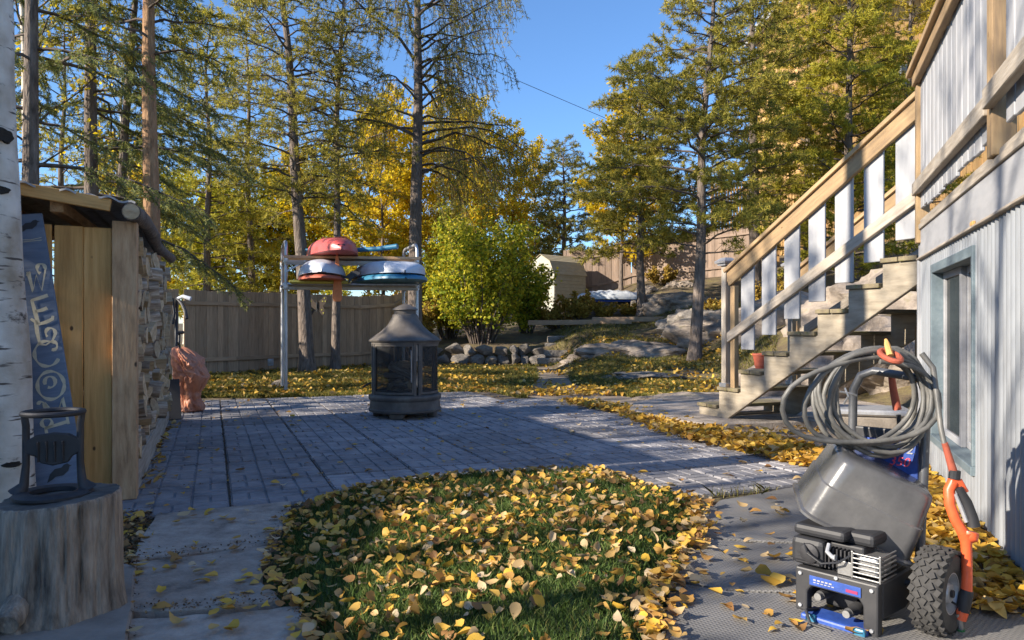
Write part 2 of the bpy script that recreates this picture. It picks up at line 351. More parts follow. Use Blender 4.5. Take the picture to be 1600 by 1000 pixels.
tag(link('ground', npmesh('ground', vs, fs, M_['soil'], True)), kind='structure')

# patio: brick-embossed concrete slabs
V0, PW, PL, U0 = .101, .637, .773, 4.607
def slab_mesh():
    m = MB(); w, L = PW - .013, PL - .03
    m.box((0, 0, -.032), (w, L, .044))
    nc, nr = 6, 8; cx, cy = w / nc, L / nr; g = .006
    for i in range(3):
        for j in range(4):
            for k in range(2):
                if (i + j) % 2: x0, x1, y0, y1 = (i * 2 + k) * cx, (i * 2 + k + 1) * cx, j * 2 * cy, (j * 2 + 2) * cy
                else: x0, x1, y0, y1 = i * 2 * cx, (i * 2 + 2) * cx, (j * 2 + k) * cy, (j * 2 + k + 1) * cy
                x0 += g - w / 2; x1 -= g + w / 2; y0 += g - L / 2; y1 -= g + L / 2; e = .004
                m.add([(x0, y0, -.010), (x1, y0, -.010), (x1, y1, -.010), (x0, y1, -.010), (x0 + e, y0 + e, 0), (x1 - e, y0 + e, 0), (x1 - e, y1 - e, 0), (x0 + e, y1 - e, 0)],
                      [(4, 5, 6, 7), (0, 1, 5, 4), (1, 2, 6, 5), (2, 3, 7, 6), (3, 0, 4, 7)])
    return m.mesh('slab', M_['slab'])
pb = MB()
corn = [UV(U0 - .02, V0 - 1.7 * PW), UV(U0 - .02, V0 + 4 * PW), UV(U0 - PL, V0 + 4 * PW), UV(U0 - PL, V0 + 7 * PW), UV(U0 + 9 * PL, V0 + 7 * PW - .3), UV(U0 + 9 * PL, V0 - 1.7 * PW)]
pb.prism([(c.x, c.y) for c in corn], -.06, -.022)
M_['joint'] = noisem('joint_sand', [(.3, (.07, .055, .042)), (.7, (.16, .125, .09))], 30, rough=1, bump=.6)
patio = tag(pb.build('patio', M_['joint']), kind='structure')
sm = slab_mesh()
for c in range(-2, 7):
    for r in range(-1, 9):
        if r == -1 and c < 4: continue
        if c == -2 and r < 5: continue
        if c == 6 and r > 6 : continue
        ctr = UV(U0 + (r + .5) * PL + R.uniform(-.003, .003), V0 + (c + .5) * PW + R.uniform(-.003, .003), R.uniform(-.004, .003))
        Mx = frame(ctr, V, y=U) @ Matrix.Rotation(R.uniform(-.005, .005), 4, 'Z') @ Matrix.Rotation(R.uniform(-.004, .004), 4, 'X')
        if R.random() < .5: Mx = Mx @ Matrix.Rotation(math.pi, 4, 'Z')
        link('slab', sm, patio, Mx)

def sheet_pts(pts, z): return [(G(x, y, z).x, G(x, y, z).y) for x, y in pts]
def rough_poly(pts, n=6, amp=.012):
    out = []
    for i in range(len(pts)):
        a = Vector(pts[i]); b = Vector(pts[(i + 1) % len(pts)])
        for k in range(n):
            p = a.lerp(b, k / n)
            out.append((p.x + (R.uniform(-amp, amp) if k else 0), p.y + (R.uniform(-amp, amp) if k else 0)))
    return out
# walkway slabs, left foreground
walk = thing('walkway', (-1.3, 3.2, 0), 'grey concrete slab walkway between the chopping block and the leafy lawn', 'walkway')
walk['kind'] = 'structure'; del walk['label']; del walk['category']
for pts in ([(204, 874), (244, 803), (454, 782), (452, 800), (428, 848)],
            [(200, 955), (206, 880), (424, 853), (408, 905), (440, 938), (330, 950)],
            [(196, 1085), (198, 965), (330, 957), (470, 945), (512, 1080)],
            [(190, 1400), (196, 1098), (512, 1092), (560, 1400)]):
    MB().prism(rough_poly(sheet_pts(pts, .012)), -.05, .012 + R.uniform(-.004, .004)).build('slab', M_['concrete'], walk, bevel=.006)
pv = MB().prism(rough_poly(sheet_pts([(-260, 1000), (-150, 880), (40, 868), (192, 878), (214, 884), (205, 960), (180, 1100), (120, 1300), (-300, 1300)], .03), 5, .006), -.05, .03)
tag(pv.build('block_paver', M_['darkconcrete'], bevel=.008), kind='structure')
# rubber mats, right foreground
mats = thing('mat_floor', (1.1, 3.2, 0), 'x', 'x'); mats['kind'] = 'structure'; del mats['label']; del mats['category']
for k, pts in enumerate(([(1090, 795), (1128, 780), (1310, 748), (1420, 742), (1500, 800), (1300, 850), (1095, 838)],
            [(1092, 843), (1310, 856), (1500, 810), (1640, 900), (1480, 935), (1130, 922), (1050, 905)],
            [(1046, 912), (1140, 928), (1480, 942), (1640, 912), (1900, 1250), (1000, 1250)])):
    MB().prism(rough_poly(sheet_pts(pts, 0), 6, .008), -.04, -.002 + .007 * k).build('rubber_mat', M_['mat'], mats, bevel=.004)
# path of trodden dirt from the patio to the stone steps
pp = [(G(x, y, 0).x, G(x, y, 0).y) for x, y in [(795, 613), (905, 634), (1000, 652), (1120, 690), (1300, 735), (1420, 715), (1330, 655), (1120, 626), (1000, 622), (930, 610), (893, 598), (888, 573), (838, 572), (842, 590), (825, 606)]]
bm = bmesh.new(); f = bm.faces.new([bm.verts.new((x, y, -.012)) for x, y in rough_poly(pp, 4, .03)])
me = bpy.data.meshes.new('path'); bm.to_mesh(me); bm.free(); me.materials.append(M_['path'])
tag(link('path', me), kind='structure')
# low concrete landing at the foot of the stairs
lp = sheet_pts([(984, 640), (990, 628), (1085, 613), (1230, 612), (1420, 622), (1420, 646), (1290, 656), (1100, 662), (1060, 655)], .07)
tag(MB().prism(rough_poly(lp, 5, .02), -.08, .07).build('stair_landing', M_['concrete'], bevel=.015), 'low pale concrete landing at the foot of the wooden stairs', 'landing')
# raised lawn in the foreground
LAWN = [(456, 800), (520, 770), (600, 757), (700, 745), (820, 739), (945, 736), (985, 745), (1030, 765), (1088, 778), (1094, 800), (1085, 845), (1050, 890), (1030, 935), (1028, 1000), (1030, 1150), (1020, 1500), (520, 1500), (505, 1150), (490, 1000), (455, 945), (425, 900), (440, 850)]
LP = [(G(x, y, 0).x, G(x, y, 0).y) for x, y in LAWN]
def inside(x, y, poly):
    c = False; j = len(poly) - 1
    for i in range(len(poly)):
        xi, yi = poly[i]; xj, yj = poly[j]
        if (yi > y) != (yj > y) and x < (xj - xi) * (y - yi) / (yj - yi) + xi: c = not c
        j = i
    return c
def edge_dist(x, y, poly):
    best = 9
    for i in range(len(poly)):
        a = poly[i]; b = poly[(i + 1) % len(poly)]; dx, dy = b[0] - a[0], b[1] - a[1]
        t = max(0, min(1, ((x - a[0]) * dx + (y - a[1]) * dy) / (dx * dx + dy * dy + 1e-9)))
        best = min(best, math.hypot(a[0] + t * dx - x, a[1] + t * dy - y))
    return best
def lawn_z(x, y):
    e = edge_dist(x, y, LP) * (1 if inside(x, y, LP) else -1)
    return -.03 + .075 * sst(-.05, .28, e) + .012 * noise.noise((x * 3, y * 3, 4)) * sst(0, .2, e)
gx = np.arange(-1.75, 1.55, .06); gy = np.arange(.9, 5.5, .06); idx = {}; vs = []; fs = []
for j, y in enumerate(gy):
    for i, x in enumerate(gx):
        idx[i, j] = len(vs); vs.append((x, y, lawn_z(x, y)))
def near_in(i, j): 
    return inside(gx[i] + .03, gy[j] + .03, LP) or edge_dist(gx[i] + .03, gy[j] + .03, LP) < .05
for j in range(len(gy) - 1):
    for i in range(len(gx) - 1):
        if near_in(i, j): fs.append((idx[i, j], idx[i + 1, j], idx[i + 1, j + 1], idx[i, j + 1]))
M_['lawnsoil'] = noisem('lawn_thatch', [(.3, (.03, .05, .014)), (.55, (.055, .08, .024)), (.75, (.11, .09, .04))], 9, rough=1, bump=.8, bscale=60)
tag(link('lawn', npmesh('lawn', vs, fs, M_['lawnsoil'], True)), kind='structure')
# ------------------------------------------------------------------ blue-grey house corner with deck, at the right
WC = Vector((3.18, 5.72, 0)); WT = Vector((-.366, -.931, 0)).normalized(); WN = Vector((-.931, .366, 0)).normalized()
def WP(s, z, out=0.0): return WC + WT * s + WN * out + Vector((0, 0, z))
house = thing('house', WC, 'house corner clad in pale corrugated steel with a raised deck on top', 'house')
# corrugated sheets
def sheet(s0, s1, z0, z1, out=0.0):
    n = max(8, int((s1 - s0) / .076 * 10)); a = []; 
    for k in range(n + 1):
        s = s0 + (s1 - s0) * k / n; o = out + .013 * (abs(math.sin(math.pi * s / .076)) ** .8 - .5) * 1.6
        a.append((s, o))
    vs = [WP(s, z, o) for z in (z0, z1) for s, o in a] + [WP(s, z, o - .003) for z in (z0, z1) for s, o in a]
    m = n + 1; fs = [(k, k + 1, m + k + 1, m + k) for k in range(n)] + [(2 * m + k + 1, 2 * m + k, 3 * m + k, 3 * m + k + 1) for k in range(n)]
    return vs, fs
def corr(s0, s1, z0, z1, out):
    v, f = sheet(s0, s1, z0, z1, out); me = MB().add(v, f).mesh('siding_sheet', M_['metalside'], smooth=True)
    return link('siding_sheet', me, house)
WS0, WS1, WZ0, WZ1 = .59, 1.955, .26, 1.49        # window opening
corr(.035, WS0, .04, 1.585, .0); corr(WS0 - .02, WS1 + .02, .04, WZ0 + .01, .002); corr(WS0 - .02, WS1 + .02, WZ1 - .01, 1.585, .002)
for a, b, o in ((WS1, 2.62, .001), (2.6, 3.3, .005), (3.28, 4.4, .001), (4.38, 5.6, .004)): corr(a, b, .04, 1.585, o)
board('corner_trim', WP(.02, .03, .014), WP(.02, 1.585, .014), .055, .03, M_['white'], house, up=WT)
# back wall body behind the sheets (with the window hole), end wall, floor of the deck
mw = frame(WC, WT, z=(0, 0, 1))            # local x along the wall, local y = z cross x
sgn = 1 if (mw.to_3x3() @ Vector((0, 1, 0))).dot(WN) > 0 else -1
def wallbox(name, s0, s1, z0, z1, o0, o1, mat, parent=house, bevel=0.003):
    y0, y1 = sorted((o0 * sgn, o1 * sgn))
    me = MB().box(((s1 - s0) / 2, (y1 - y0) / 2, (z1 - z0) / 2), (s1 - s0, y1 - y0, z1 - z0)).mesh(name, mat, bevel=bevel)
    return link(name, me, parent, mw @ Matrix.Translation((s0, y0, z0)))
for s0, s1, z0, z1 in ((0, WS0, 0, 1.8), (WS1, 6, 0, 1.8), (WS0, WS1, 0, WZ0), (WS0, WS1, WZ1, 1.8)):
    wallbox('wall_panel', s0, s1, z0, z1, -.16, -.03, M_['greywood'])
endw = frame(WP(0, 0, -.03), -WN, z=(0, 0, 1))
link('end_wall', MB().box((1.6, 0, .9), (3.2, .08, 1.8)).mesh('end_wall', M_['white'], bevel=.003), house, endw)
wallbox('room_floor', .0, 6, 0, .03, -3, -.2, M_['greywood'])
wallbox('room_back', .0, 6, 0, 1.8, -2.2, -2.1, M_['post'])
wallbox('shelf', .2, 3.2, .75, .79, -2.1, -1.6, M_['railwood']); wallbox('shelf', .2, 3.2, 1.2, 1.24, -2.1, -1.7, M_['railwood'])
# fascia and deck
wallbox('fascia_board', -.01, 6, 1.585, 1.80, -.03, .018, M_['white'])
wallbox('drip_edge', -.02, 6, 1.573, 1.588, -.03, .035, M_['greywood'])
wallbox('fascia_cap', -.02, 6, 1.80, 1.84, -.03, .032, M_['greywood'])
wallbox('deck_floor', -.02, 6, 1.84, 1.875, -3, .02, M_['greywood'])
wallbox('trim_block', 1.96, 2.02, 1.585, 1.61, .018, .035, M_['cedar'])
# window
win = wallbox('window', WS0, WS1, WZ0, WZ0 + .05, -.12, .03, M_['bluetrim'])
wallbox('frame_side', WS0, WS0 + .045, WZ0 + .05, WZ1, -.12, .022, M_['bluetrim'], win)
wallbox('frame_side', WS1 - .04, WS1, WZ0 + .05, WZ1, -.12, .022, M_['bluetrim'], win)
wallbox('frame_top', WS0 + .045, WS1 - .04, WZ1 - .06, WZ1, -.12, .022, M_['bluetrim'], win)
a0, a1, zz0, zz1 = WS0 + .045, WS1 - .04, WZ0 + .05, WZ1 - .06
for s0, s1, o in ((a0, a0 + .045, -.05), (a0 + .56, a0 + .61, -.05), (a0 + .60, a0 + .65, -.08), (a1 - .05, a1, -.08)):
    wallbox('sash_stile', s0, s1, zz0, zz1, o - .03, o, M_['white'], win)
for z0, z1 in ((zz0, zz0 + .045), (zz1 - .045, zz1)):
    wallbox('sash_rail', a0 + .045, a0 + .56, z0, z1, -.08, -.05, M_['white'], win); wallbox('sash_rail', a0 + .65, a1 - .05, z0, z1, -.11, -.08, M_['white'], win)
wallbox('pane', a0 + .045, a0 + .56, zz0 + .045, zz1 - .045, -.07, -.066, M_['glass'], win, 0)
wallbox('pane', a0 + .65, a1 - .05, zz0 + .045, zz1 - .045, -.1, -.096, M_['glass'], win, 0)
cm = MB(); n = 60
cv = [WP(.06 + .50 * k / n, z, -.19 + .010 * math.sin(k * .9) + .005 * math.sin(k * 2.3)) for z in (zz0 - .05, zz1 + .03) for k in range(n + 1)]
cm.add(cv, [(k, k + 1, n + 2 + k, n + 1 + k) for k in range(n)])
M_['curtain'] = flat('grey_curtain', (.62, .60, .56), .9)
cm.build('curtain', M_['curtain'], house, smooth=True)
# deck railing along the wall
rail = thing('deck_railing', WP(0, 1.875), 'deck railing of white upright boards between brown wooden posts and rails', 'railing')
def wb(name, s0, z0, s1, z1, w, t, out, mat, par=rail, up=None):
    return board(name, WP(s0, z0, out), WP(s1, z1, out), w, t, mat, par, up=up or (0, 0, 1))
wb('post', .06, 1.70, .06, 3.0, .09, .09, -.0, M_['railwood'], up=WT)
wb('post', 2.47, 1.845, 2.47, 3.7, .10, .10, -.0, M_['railwood'], up=WT)
wb('post', 4.6, 1.845, 4.6, 3.2, .10, .10, -.0, M_['railwood'], up=WT)
wb('bottom_rail', .02, 2.12, 2.43, 2.10, .095, .045, .045, M_['greywood']); wb('bottom_rail', 2.50, 2.11, 4.7, 2.11, .095, .045, .062, M_['greywood'])
wb('top_rail', .02, 2.965, 5.2, 2.965, .09, .045, .045, M_['railwood'])
board('rail_cap', WP(-.06, 3.035, .02), WP(5.2, 3.035, .02), .16, .045, M_['railwood'], rail, up=WN)
for k in range(28):
    s = .17 + k * .158
    if abs(s - 2.47) < .13: continue
    wb('baluster', s, 1.955 + R.uniform(-.015, .015), s + R.uniform(-.01, .01), 2.93 + R.uniform(-.02, .02), .135, .02, .008, M_['white'], up=WT)

# ------------------------------------------------------------------ stairs
SB = Vector((2.31, 8.05, 0)); SR = -U; ST = V.copy()
def SP(r, z, t=0.0): return SB + SR * r + ST * t + Vector((0, 0, z))
stairs = thing('wooden_stairs', SB, 'weathered wooden open-riser stairs with white board balusters climbing to the deck', 'stairs')
RISE, RUN, R00 = .203, .355, -.4
poly = [(R00, .06), (-.02, 0.0), (2.62, 1.50), (2.62, 1.84)]
saw = []
for k in range(8, 0, -1):
    saw += [(R00 + RUN * k, RISE * k - .04), (R00 + RUN * (k - 1), RISE * k - .04)]
poly = poly[:2] + [(2.42, 1.40), (2.42, 1.58)] + saw
for t in (0.0, .92):
    M = frame(SP(0, 0, t), SR, z=(0, 0, 1)) @ Matrix.Rotation(math.pi / 2, 4, 'X')
    link('stringer', MB().prism(poly, -.022, .022).mesh('stringer', M_['stringer'], bevel=.004), stairs, M)
for k in range(1, 9):
    c = R00 + RUN * (k - .5)
    for h in (-.088, .088):
        board('tread', SP(c + h - .01, RISE * k - .02, -.05), SP(c + h - .01, RISE * k - .02, .99), .168, .038, M_['tread'], stairs, up=SR)
def stair_rail(t, inner, cap):
    sg = 1 if inner else -1
    board('newel_post', SP(.05, .40, t), SP(.05, 1.72, t), .075, .075, M_['greywood'], stairs, up=SR)
    board('newel_post', SP(.15, .39, t + .03 * sg), SP(.15, 1.50, t + .03 * sg), .07, .06, M_['railwood'], stairs, up=SR)
    board('handrail', SP(.08, 1.565, t), SP(2.42, 2.80, t), .15, .04, M_['railwood'], stairs)
    board('handrail_cap', SP(.06, 1.66, t), SP(2.42, 2.90, t), .1, .04, M_['railwood'], stairs, up=ST)
    board('lower_rail', SP(.06, .93, t), SP(2.50, 2.14, t), .095, .045, M_['greywood'], stairs)
    for k in range(7):
        r = .36 + .318 * k; zt = 1.565 + (r - .08) * .528
        zl = .93 + (r - .06) * .496
        if t == 0: board('baluster', SP(r, zl - .26, t + sg * .035), SP(r, zt + .0, t + sg * .035), .20, .02, M_['white'], stairs, up=SR)
    cp = MB().box((0, 0, 0), (.13, .13, .025)); cp.add([(-.085, -.085, .013), (.085, -.085, .013), (.085, .085, .013), (-.085, .085, .013), (-.09, -.09, .035), (.09, -.09, .035), (.09, .09, .035), (-.09, .09, .035), (-.04, -.04, .075), (.04, -.04, .075), (.04, .04, .075), (-.04, .04, .075)],
        [(3, 2, 1, 0), (0, 1, 5, 4), (1, 2, 6, 5), (2, 3, 7, 6), (3, 0, 4, 7), (4, 5, 9, 8), (5, 6, 10, 9), (6, 7, 11, 10), (7, 4, 8, 11), (8, 9, 10, 11)])
    link('post_cap_light', cp.mesh('post_cap_light', cap), stairs, Matrix.Translation(SP(.05, 1.735, t)) @ Matrix.Rotation(math.atan2(SR.y, SR.x), 4, 'Z'))
M_['capgrey'] = flat('grey_cap', (.30, .30, .31), .5, .3)
stair_rail(0.0, True, M_['capgrey']); stair_rail(.92, False, M_['capgrey'])
for t in (.0, .92):
    board('post_foot', SP(.05, .405, t), SP(.05, .45, t), .11, .11, M_['galv'], stairs, up=SR)
board('support_post', SP(1.75, 0, .86), SP(1.75, 1.06, .86), .09, .09, M_['railwood'], stairs, up=SR)
board('support_post', SP(1.05, 0, .46), SP(.95, .62, .46), .09, .04, M_['railwood'], stairs, up=SR)
board('brace', SP(2.3, .75, .86), SP(1.8, .2, .86), .09, .04, M_['railwood'], stairs)
# clay pot and timbers behind the stairs
pot = P(1188, 535, 9.6)
tag(MB().lathe([(0, -.16), (.09, -.16), (.14, .1), (.155, .1), (.155, .14), (.125, .14), (.11, -.1), (0, -.1)], 20).build('flower_pot', M_['terracotta'], None, Matrix.Translation((pot.x, pot.y, pot.z)), True), 'red clay pot behind the lowest baluster of the stairs', 'flower pot')
# large white utility box behind the stairs, brochure-blue box under the hose
# ------------------------------------------------------------------ woodshed
# local frame: u away along the patio joints, v to the right; the front right post stands at (SU, SV)
q = G(196, 778); SU, SV = q.dot(U), q.dot(V)
shed = thing('woodshed', UV(SU, SV), 'open-sided firewood shed with yellow plank front and log roof edge', 'woodshed')
shedL = 3.95; shedW = 1.25
def roofz(v): return 1.80 + (SV - v) * .13      # roof rises to the left
board('corner_post', UV(SU, SV, 0), UV(SU, SV, 1.70), .135, .12, M_['post'], shed, up=V)
pv0 = SV - .075
for k in range(7):
    w = .152; c = pv0 - w / 2 - k * (w + .006)
    board('plank', UV(SU + .03 + R.uniform(-.004, .004), c, .035), UV(SU + .03 + R.uniform(-.004, .004), c + R.uniform(-.004, .004), 1.66 + (SV - c) * .02), w, .022, M_['cedar'], shed, up=V)
board('corner_post', UV(SU + shedL, SV - .02, 0), UV(SU + shedL, SV - .02, 1.72), .09, .09, M_['post'], shed, up=V)
board('corner_post', UV(SU + .1, SV - shedW, 0), UV(SU + .1, SV - shedW, 1.85), .1, .1, M_['post'], shed, up=V)
board('corner_post', UV(SU + shedL, SV - shedW, 0), UV(SU + shedL, SV - shedW, 1.85), .1, .1, M_['post'], shed, up=V)
board('upright', UV(SU + 2.3, SV + .0, .1), UV(SU + 2.3, SV + .0, 1.0), .04, .085, M_['greywood'], shed, up=V)
board('upright', UV(SU + 3.1, SV + .01, .1), UV(SU + 3.1, SV + .01, 1.25), .04, .085, M_['greywood'], shed, up=V)
for k in range(20):
    board('wall_plank', UV(SU + .12 + k * .195, SV - shedW - .06, .05), UV(SU + .12 + k * .195, SV - shedW - .06, 1.86), .185, .02, M_['cedar'], shed, up=U)
board('sill_beam', UV(SU + .08, SV + .01, .10), UV(SU + shedL + .1, SV + .0, .10), .20, .09, M_['greywood'], shed)
board('sill_board', UV(SU + .08, SV - .09, .205), UV(SU + shedL, SV - .09, .205), .26, .03, M_['greywood'], shed, up=V)
board('floor_board', UV(SU + .08, SV - .7, .16), UV(SU + shedL, SV - .7, .16), 1.1, .06, M_['greywood'], shed, up=V)
# roof: purlins, corrugated cover, fascia, edge log with bark
for k in range(3):
    v = SV - .35 - k * .42
    board('rafter_pole', UV(SU - .1, v, roofz(v) - .08), UV(SU + shedL + .1, v, roofz(v) - .02), .07, .07, M_['post'], shed)
rc = MB(); n = 80
for sgz in (0, 1):
    pass
ra = UV(SU - .16, SV + .12, 0); 
rv = []
for uu, dz in ((SU - .18, 0), (SU + shedL + .12, .05)):
    for k in range(n + 1):
        v = SV + .07 - (shedW + .53) * k / n
        rv.append(UV(uu + .03 * math.sin(k * .7), v, roofz(v) + dz + .008 * math.sin(k * 1.3) + .012))
m_ = n + 1
rv += [p - Vector((0, 0, .012)) for p in rv]
rc.add(rv, [(k, k + 1, m_ + k + 1, m_ + k) for k in range(n)] + [(2 * m_ + k + 1, 2 * m_ + k, 3 * m_ + k, 3 * m_ + k + 1) for k in range(n)] + [(k + 1, k, 2 * m_ + k, 2 * m_ + k + 1) for k in range(n)])
rc.build('roof_sheet', M_['roofing'], shed, smooth=True)
board('fascia_board', UV(SU - .17, SV - .06, roofz(SV) - .025), UV(SU - .17, SV - shedW - .3, roofz(SV - shedW - .3) - .01), .075, .035, M_['cedar'], shed)
lg = []; lr = []
for k in range(15):
    t = k / 14
    lg.append(UV(SU - .2 + (shedL + .35) * t, SV + .05 + .02 * math.sin(t * 7), roofz(SV) - .06 + .09 * t + .012 * math.sin(t * 9))); lr.append(.052 - .006 * t + .005 * math.sin(t * 21))
lo = MB().tube(lg, lr, 14).build('edge_log', M_['bark'], shed, smooth=True, origin=lg[0])
MB().tube([lg[0] - U * .004, lg[0] + U * .002], [.046, .046], 14).build('log_end', M_['endgrain'], lo, origin=lg[0])
# split logs stacked inside, their ends towards the patio
def log_mesh(i):
    r = R.uniform(.055, .078); L = R.uniform(.36, .44); kind = i % 3; n = 9
    if kind == 0: pts = [(r * math.cos(2 * math.pi * k / n) * R.uniform(.9, 1.05), r * math.sin(2 * math.pi * k / n) * R.uniform(.9, 1.05)) for k in range(n)]
    elif kind == 1: pts = [(r * 1.15 * math.cos(math.pi * k / 6) * R.uniform(.95, 1.05), r * 1.15 * math.sin(math.pi * k / 6) - r * .4) for k in range(7)]
    else: pts = [(-r, -r * .8), (r * 1.0, -r * .7), (r * .9, r * .3), (r * .3, r * .95), (-r * .5, r * .8)]
    me = bpy.data.meshes.new('firewood_log'); bm = bmesh.new(); m = len(pts)
    A = [bm.verts.new((0, p[0], p[1])) for p in pts]; B = [bm.verts.new((L, p[0] * R.uniform(.85, 1), p[1] * R.uniform(.85, 1))) for p in pts]
    bm.faces.new(A[::-1]); bm.faces.new(B)
    for k in range(m):
        f = bm.faces.new((A[k], A[(k + 1) % m], B[(k + 1) % m], B[k]))
        f.material_index = 1 if (kind == 0 or (kind == 1 and k < 6) or (kind == 2 and k in (3,))) else 0
    bmesh.ops.recalc_face_normals(bm, faces=bm.faces)
    bm.to_mesh(me); bm.free(); me.materials.append(M_['endgrain']); me.materials.append(M_['logbark']); return me
logs = [log_mesh(i) for i in range(18)]
zz = .30; row = 0; nl = 0
while zz < 1.62:
    uu = SU + .20 + (.06 if row % 2 else 0)
    while uu < SU + shedL - .1:
        top = 1.62 - .06 * noise.noise((uu, 3, 0)) - .1 * (uu > SU + 3.4)
        if zz < top and nl < 295:
            out = SV + .075 - R.uniform(.0, .11) + (.04 if R.random() < .2 else 0); tilt = R.uniform(-.18, .18); yaw = R.uniform(-.25, .25)
            if zz < .6 and uu > SU + 1.2: yaw *= 2.2; tilt *= 2
            Mx = frame(UV(uu + R.uniform(-.02, .02), out, zz + R.uniform(-.018, .018)), -V, z=(0, 0, 1)) @ Matrix.Rotation(yaw, 4, 'Z') @ Matrix.Rotation(tilt, 4, 'Y') @ Matrix.Rotation(R.uniform(0, 6.28), 4, 'X')
            o = link('firewood_log', R.choice(logs), None, Mx)
            tag(o, 'split birch log in the woodpile under the shed roof', 'log', 'split logs stacked in the woodshed'); nl += 1
        uu += R.uniform(.135, .17)
    zz += .118; row += 1

# bicycle parked at the far end of the woodpile: only its handlebar end sticks out
bk0 = P(276, 640, 10.3); bk0.z = 0
bike = thing('bicycle', bk0, 'bicycle behind the woodpile with only its black handlebar and white light showing', 'bicycle')
fw = Vector((.35, -.93, 0)).normalized(); sd_ = Vector((.93, .35, 0)).normalized()
def BP(f, z, s=0.0): return bk0 + fw * f + sd_ * s + Vector((0, 0, z))
for f in (.25, -.78):
    ring = [BP(f + .30 * math.cos(a), .33 + .30 * math.sin(a)) for a in np.linspace(0, 2 * math.pi, 29)[:-1]]
    MB().tube(ring, .022, 8, closed=True).build('wheel', M_['rubber'], bike, smooth=True)
MB().tube([BP(.25, .33), BP(.1, .8), BP(.05, 1.28)], .02, 8).build('fork', M_['black'], bike, smooth=True)
MB().tube([BP(.1, .78), BP(-.35, .32), BP(-.78, .33), BP(-.5, .8), BP(.1, .85)], .02, 8).build('frame', M_['black'], bike, smooth=True)
MB().tube([BP(-.35, .32), BP(-.55, .95)], .017, 8).build('seat_tube', M_['black'], bike); MB().box((0, 0, 0), (.25, .12, .05)).build('saddle', M_['black'], bike, frame(BP(-.55, .98), fw, z=(0, 0, 1)), bevel=.015)
h0 = P(276, 466, 10.2); h1 = P(284, 474, 10.1); h2 = P(292, 498, 10.0)
MB().tube([BP(.05, 1.28), h0, h0 + (h1 - h0) * .6, h1, (h1 + h2) / 2 + Vector((.01, 0, .01)), h2], [.018, .018, .02, .022, .024, .022], 8).build('handlebar', M_['black'], bike, smooth=True)
MB().tube([h0 - Vector((.06, 0, 0)), h0 - Vector((.03, 0, .2)), h0 - Vector((.05, 0, .36))], .017, 8).build('brake_lever', M_['black'], bike, smooth=True)
MB().tube([h0 + Vector((.02, 0, 0)), P(286, 463, 10.1), P(298, 467, 10.1)], [.02, .024, .03], 10).build('front_light', M_['hullwhite'], bike, smooth=True)

# orange tarp bundle and black board at the far end of the shed
def cloth_blob(name, prof, ctr, amp, seed, mat, n=110, sq=1.0):
    m = MB(); vs = []; ps = []
    for i in range(len(prof) - 1):
        for k in range(4): ps.append(tuple(prof[i][j] + (prof[i + 1][j] - prof[i][j]) * k / 4 for j in range(3)))
    ps.append(prof[-1]); c = len(ps)
    for i, (r, z, ox) in enumerate(ps):
        for k in range(n):
            a = 2 * math.pi * k / n; q = Vector((math.cos(a), math.sin(a), 0))
            f = 1 + amp * noise.noise((q.x * 1.6 + seed, q.y * 1.6, z * 2.0))
            f += amp * .7 * (abs(noise.noise((q.x * 2.2 + seed, q.y * 2.2, z * 9 + q.x * 2))) - .25) + amp * .4 * (abs(noise.noise((q.x * 4 + seed, q.y * 4, z * 18 - q.y * 3))) - .25) + amp * .15 * noise.noise((q.x * 16, q.y * 16, z * 22))
            vs.append((ctr[0] + ox + r * f * q.x, ctr[1] + sq * r * f * q.y, ctr[2] + max(0, z + .05 * noise.noise((q.x * 2, q.y * 2, seed + z * 3)) * (z > .05))))
    fs = [(i * n + k, i * n + (k + 1) % n, (i + 1) * n + (k + 1) % n, (i + 1) * n + k) for i in range(c - 1) for k in range(n)]
    fs.append(tuple((c - 1) * n + k for k in range(n)))
    m.add(vs, fs); return m.build(name, mat, None, smooth=True)
tc = G(293, 643)
o = cloth_blob('orange_tarp', [(.12, 0, .03), (.16, .02, .03), (.15, .09, .03), (.12, .16, .02), (.13, .23, .01), (.16, .31, .02), (.185, .39, .04), (.20, .45, .06), (.19, .50, .04), (.175, .56, .01), (.18, .61, .0), (.18, .65, .0), (.16, .69, -.03), (.13, .74, -.06), (.09, .78, -.09), (.03, .80, -.10)], tc, .38, 3.3, M_['tarp'])
tag(o, 'crumpled orange tarp bundle at the far end of the woodshed', 'tarp')
bb = G(280, 655)
o = board('black_board', UV(bb.dot(U) - .1, bb.dot(V) - .12, 0), UV(bb.dot(U) + .05, bb.dot(V) - .15, .45), .30, .02, M_['black'], up=V)
tag(o, 'black board leaning beside the orange tarp', 'board')

# ------------------------------------------------------------------ birch by the frame edge, welcome sign
bx = G(8, 780); bx = Vector(((8 - 800) / F * 3.9, 3.9, 0))
bt = thing('birch_tree', (bx.x, bx.y, 0), 'white birch trunk with dark scars in front of the blue welcome sign', 'tree')
pts = []; rad = []
edge = [(770, 48), (600, 42), (400, 27), (200, 17), (0, 12), (-400, 8), (-1200, -10), (-2000, -60)]
for py, px in edge:
    d = bx.y + .02; r = .165 - .012 * (770 - py) / 770 if py > -100 else max(.06, .15 - .0001 * (-py) * .6)
    p = P(px, py, d); pts.append(Vector((p.x - r, d, p.z))); rad.append(r)
pts = [Vector((pts[0].x + .0, pts[0].y, -.05))] + pts; rad = [rad[0] * 1.12] + rad
fine = []; fr = []
for i in range(len(pts) - 1):
    for k in range(6):
        t = k / 6; fine.append(pts[i].lerp(pts[i + 1], t) + Vector((.008 * noise.noise((i + t, 0, 0)), 0, 0))); fr.append((rad[i] * (1 - t) + rad[i + 1] * t) * (1 + .03 * noise.noise((i * 2 + t * 2, 5, 0))))
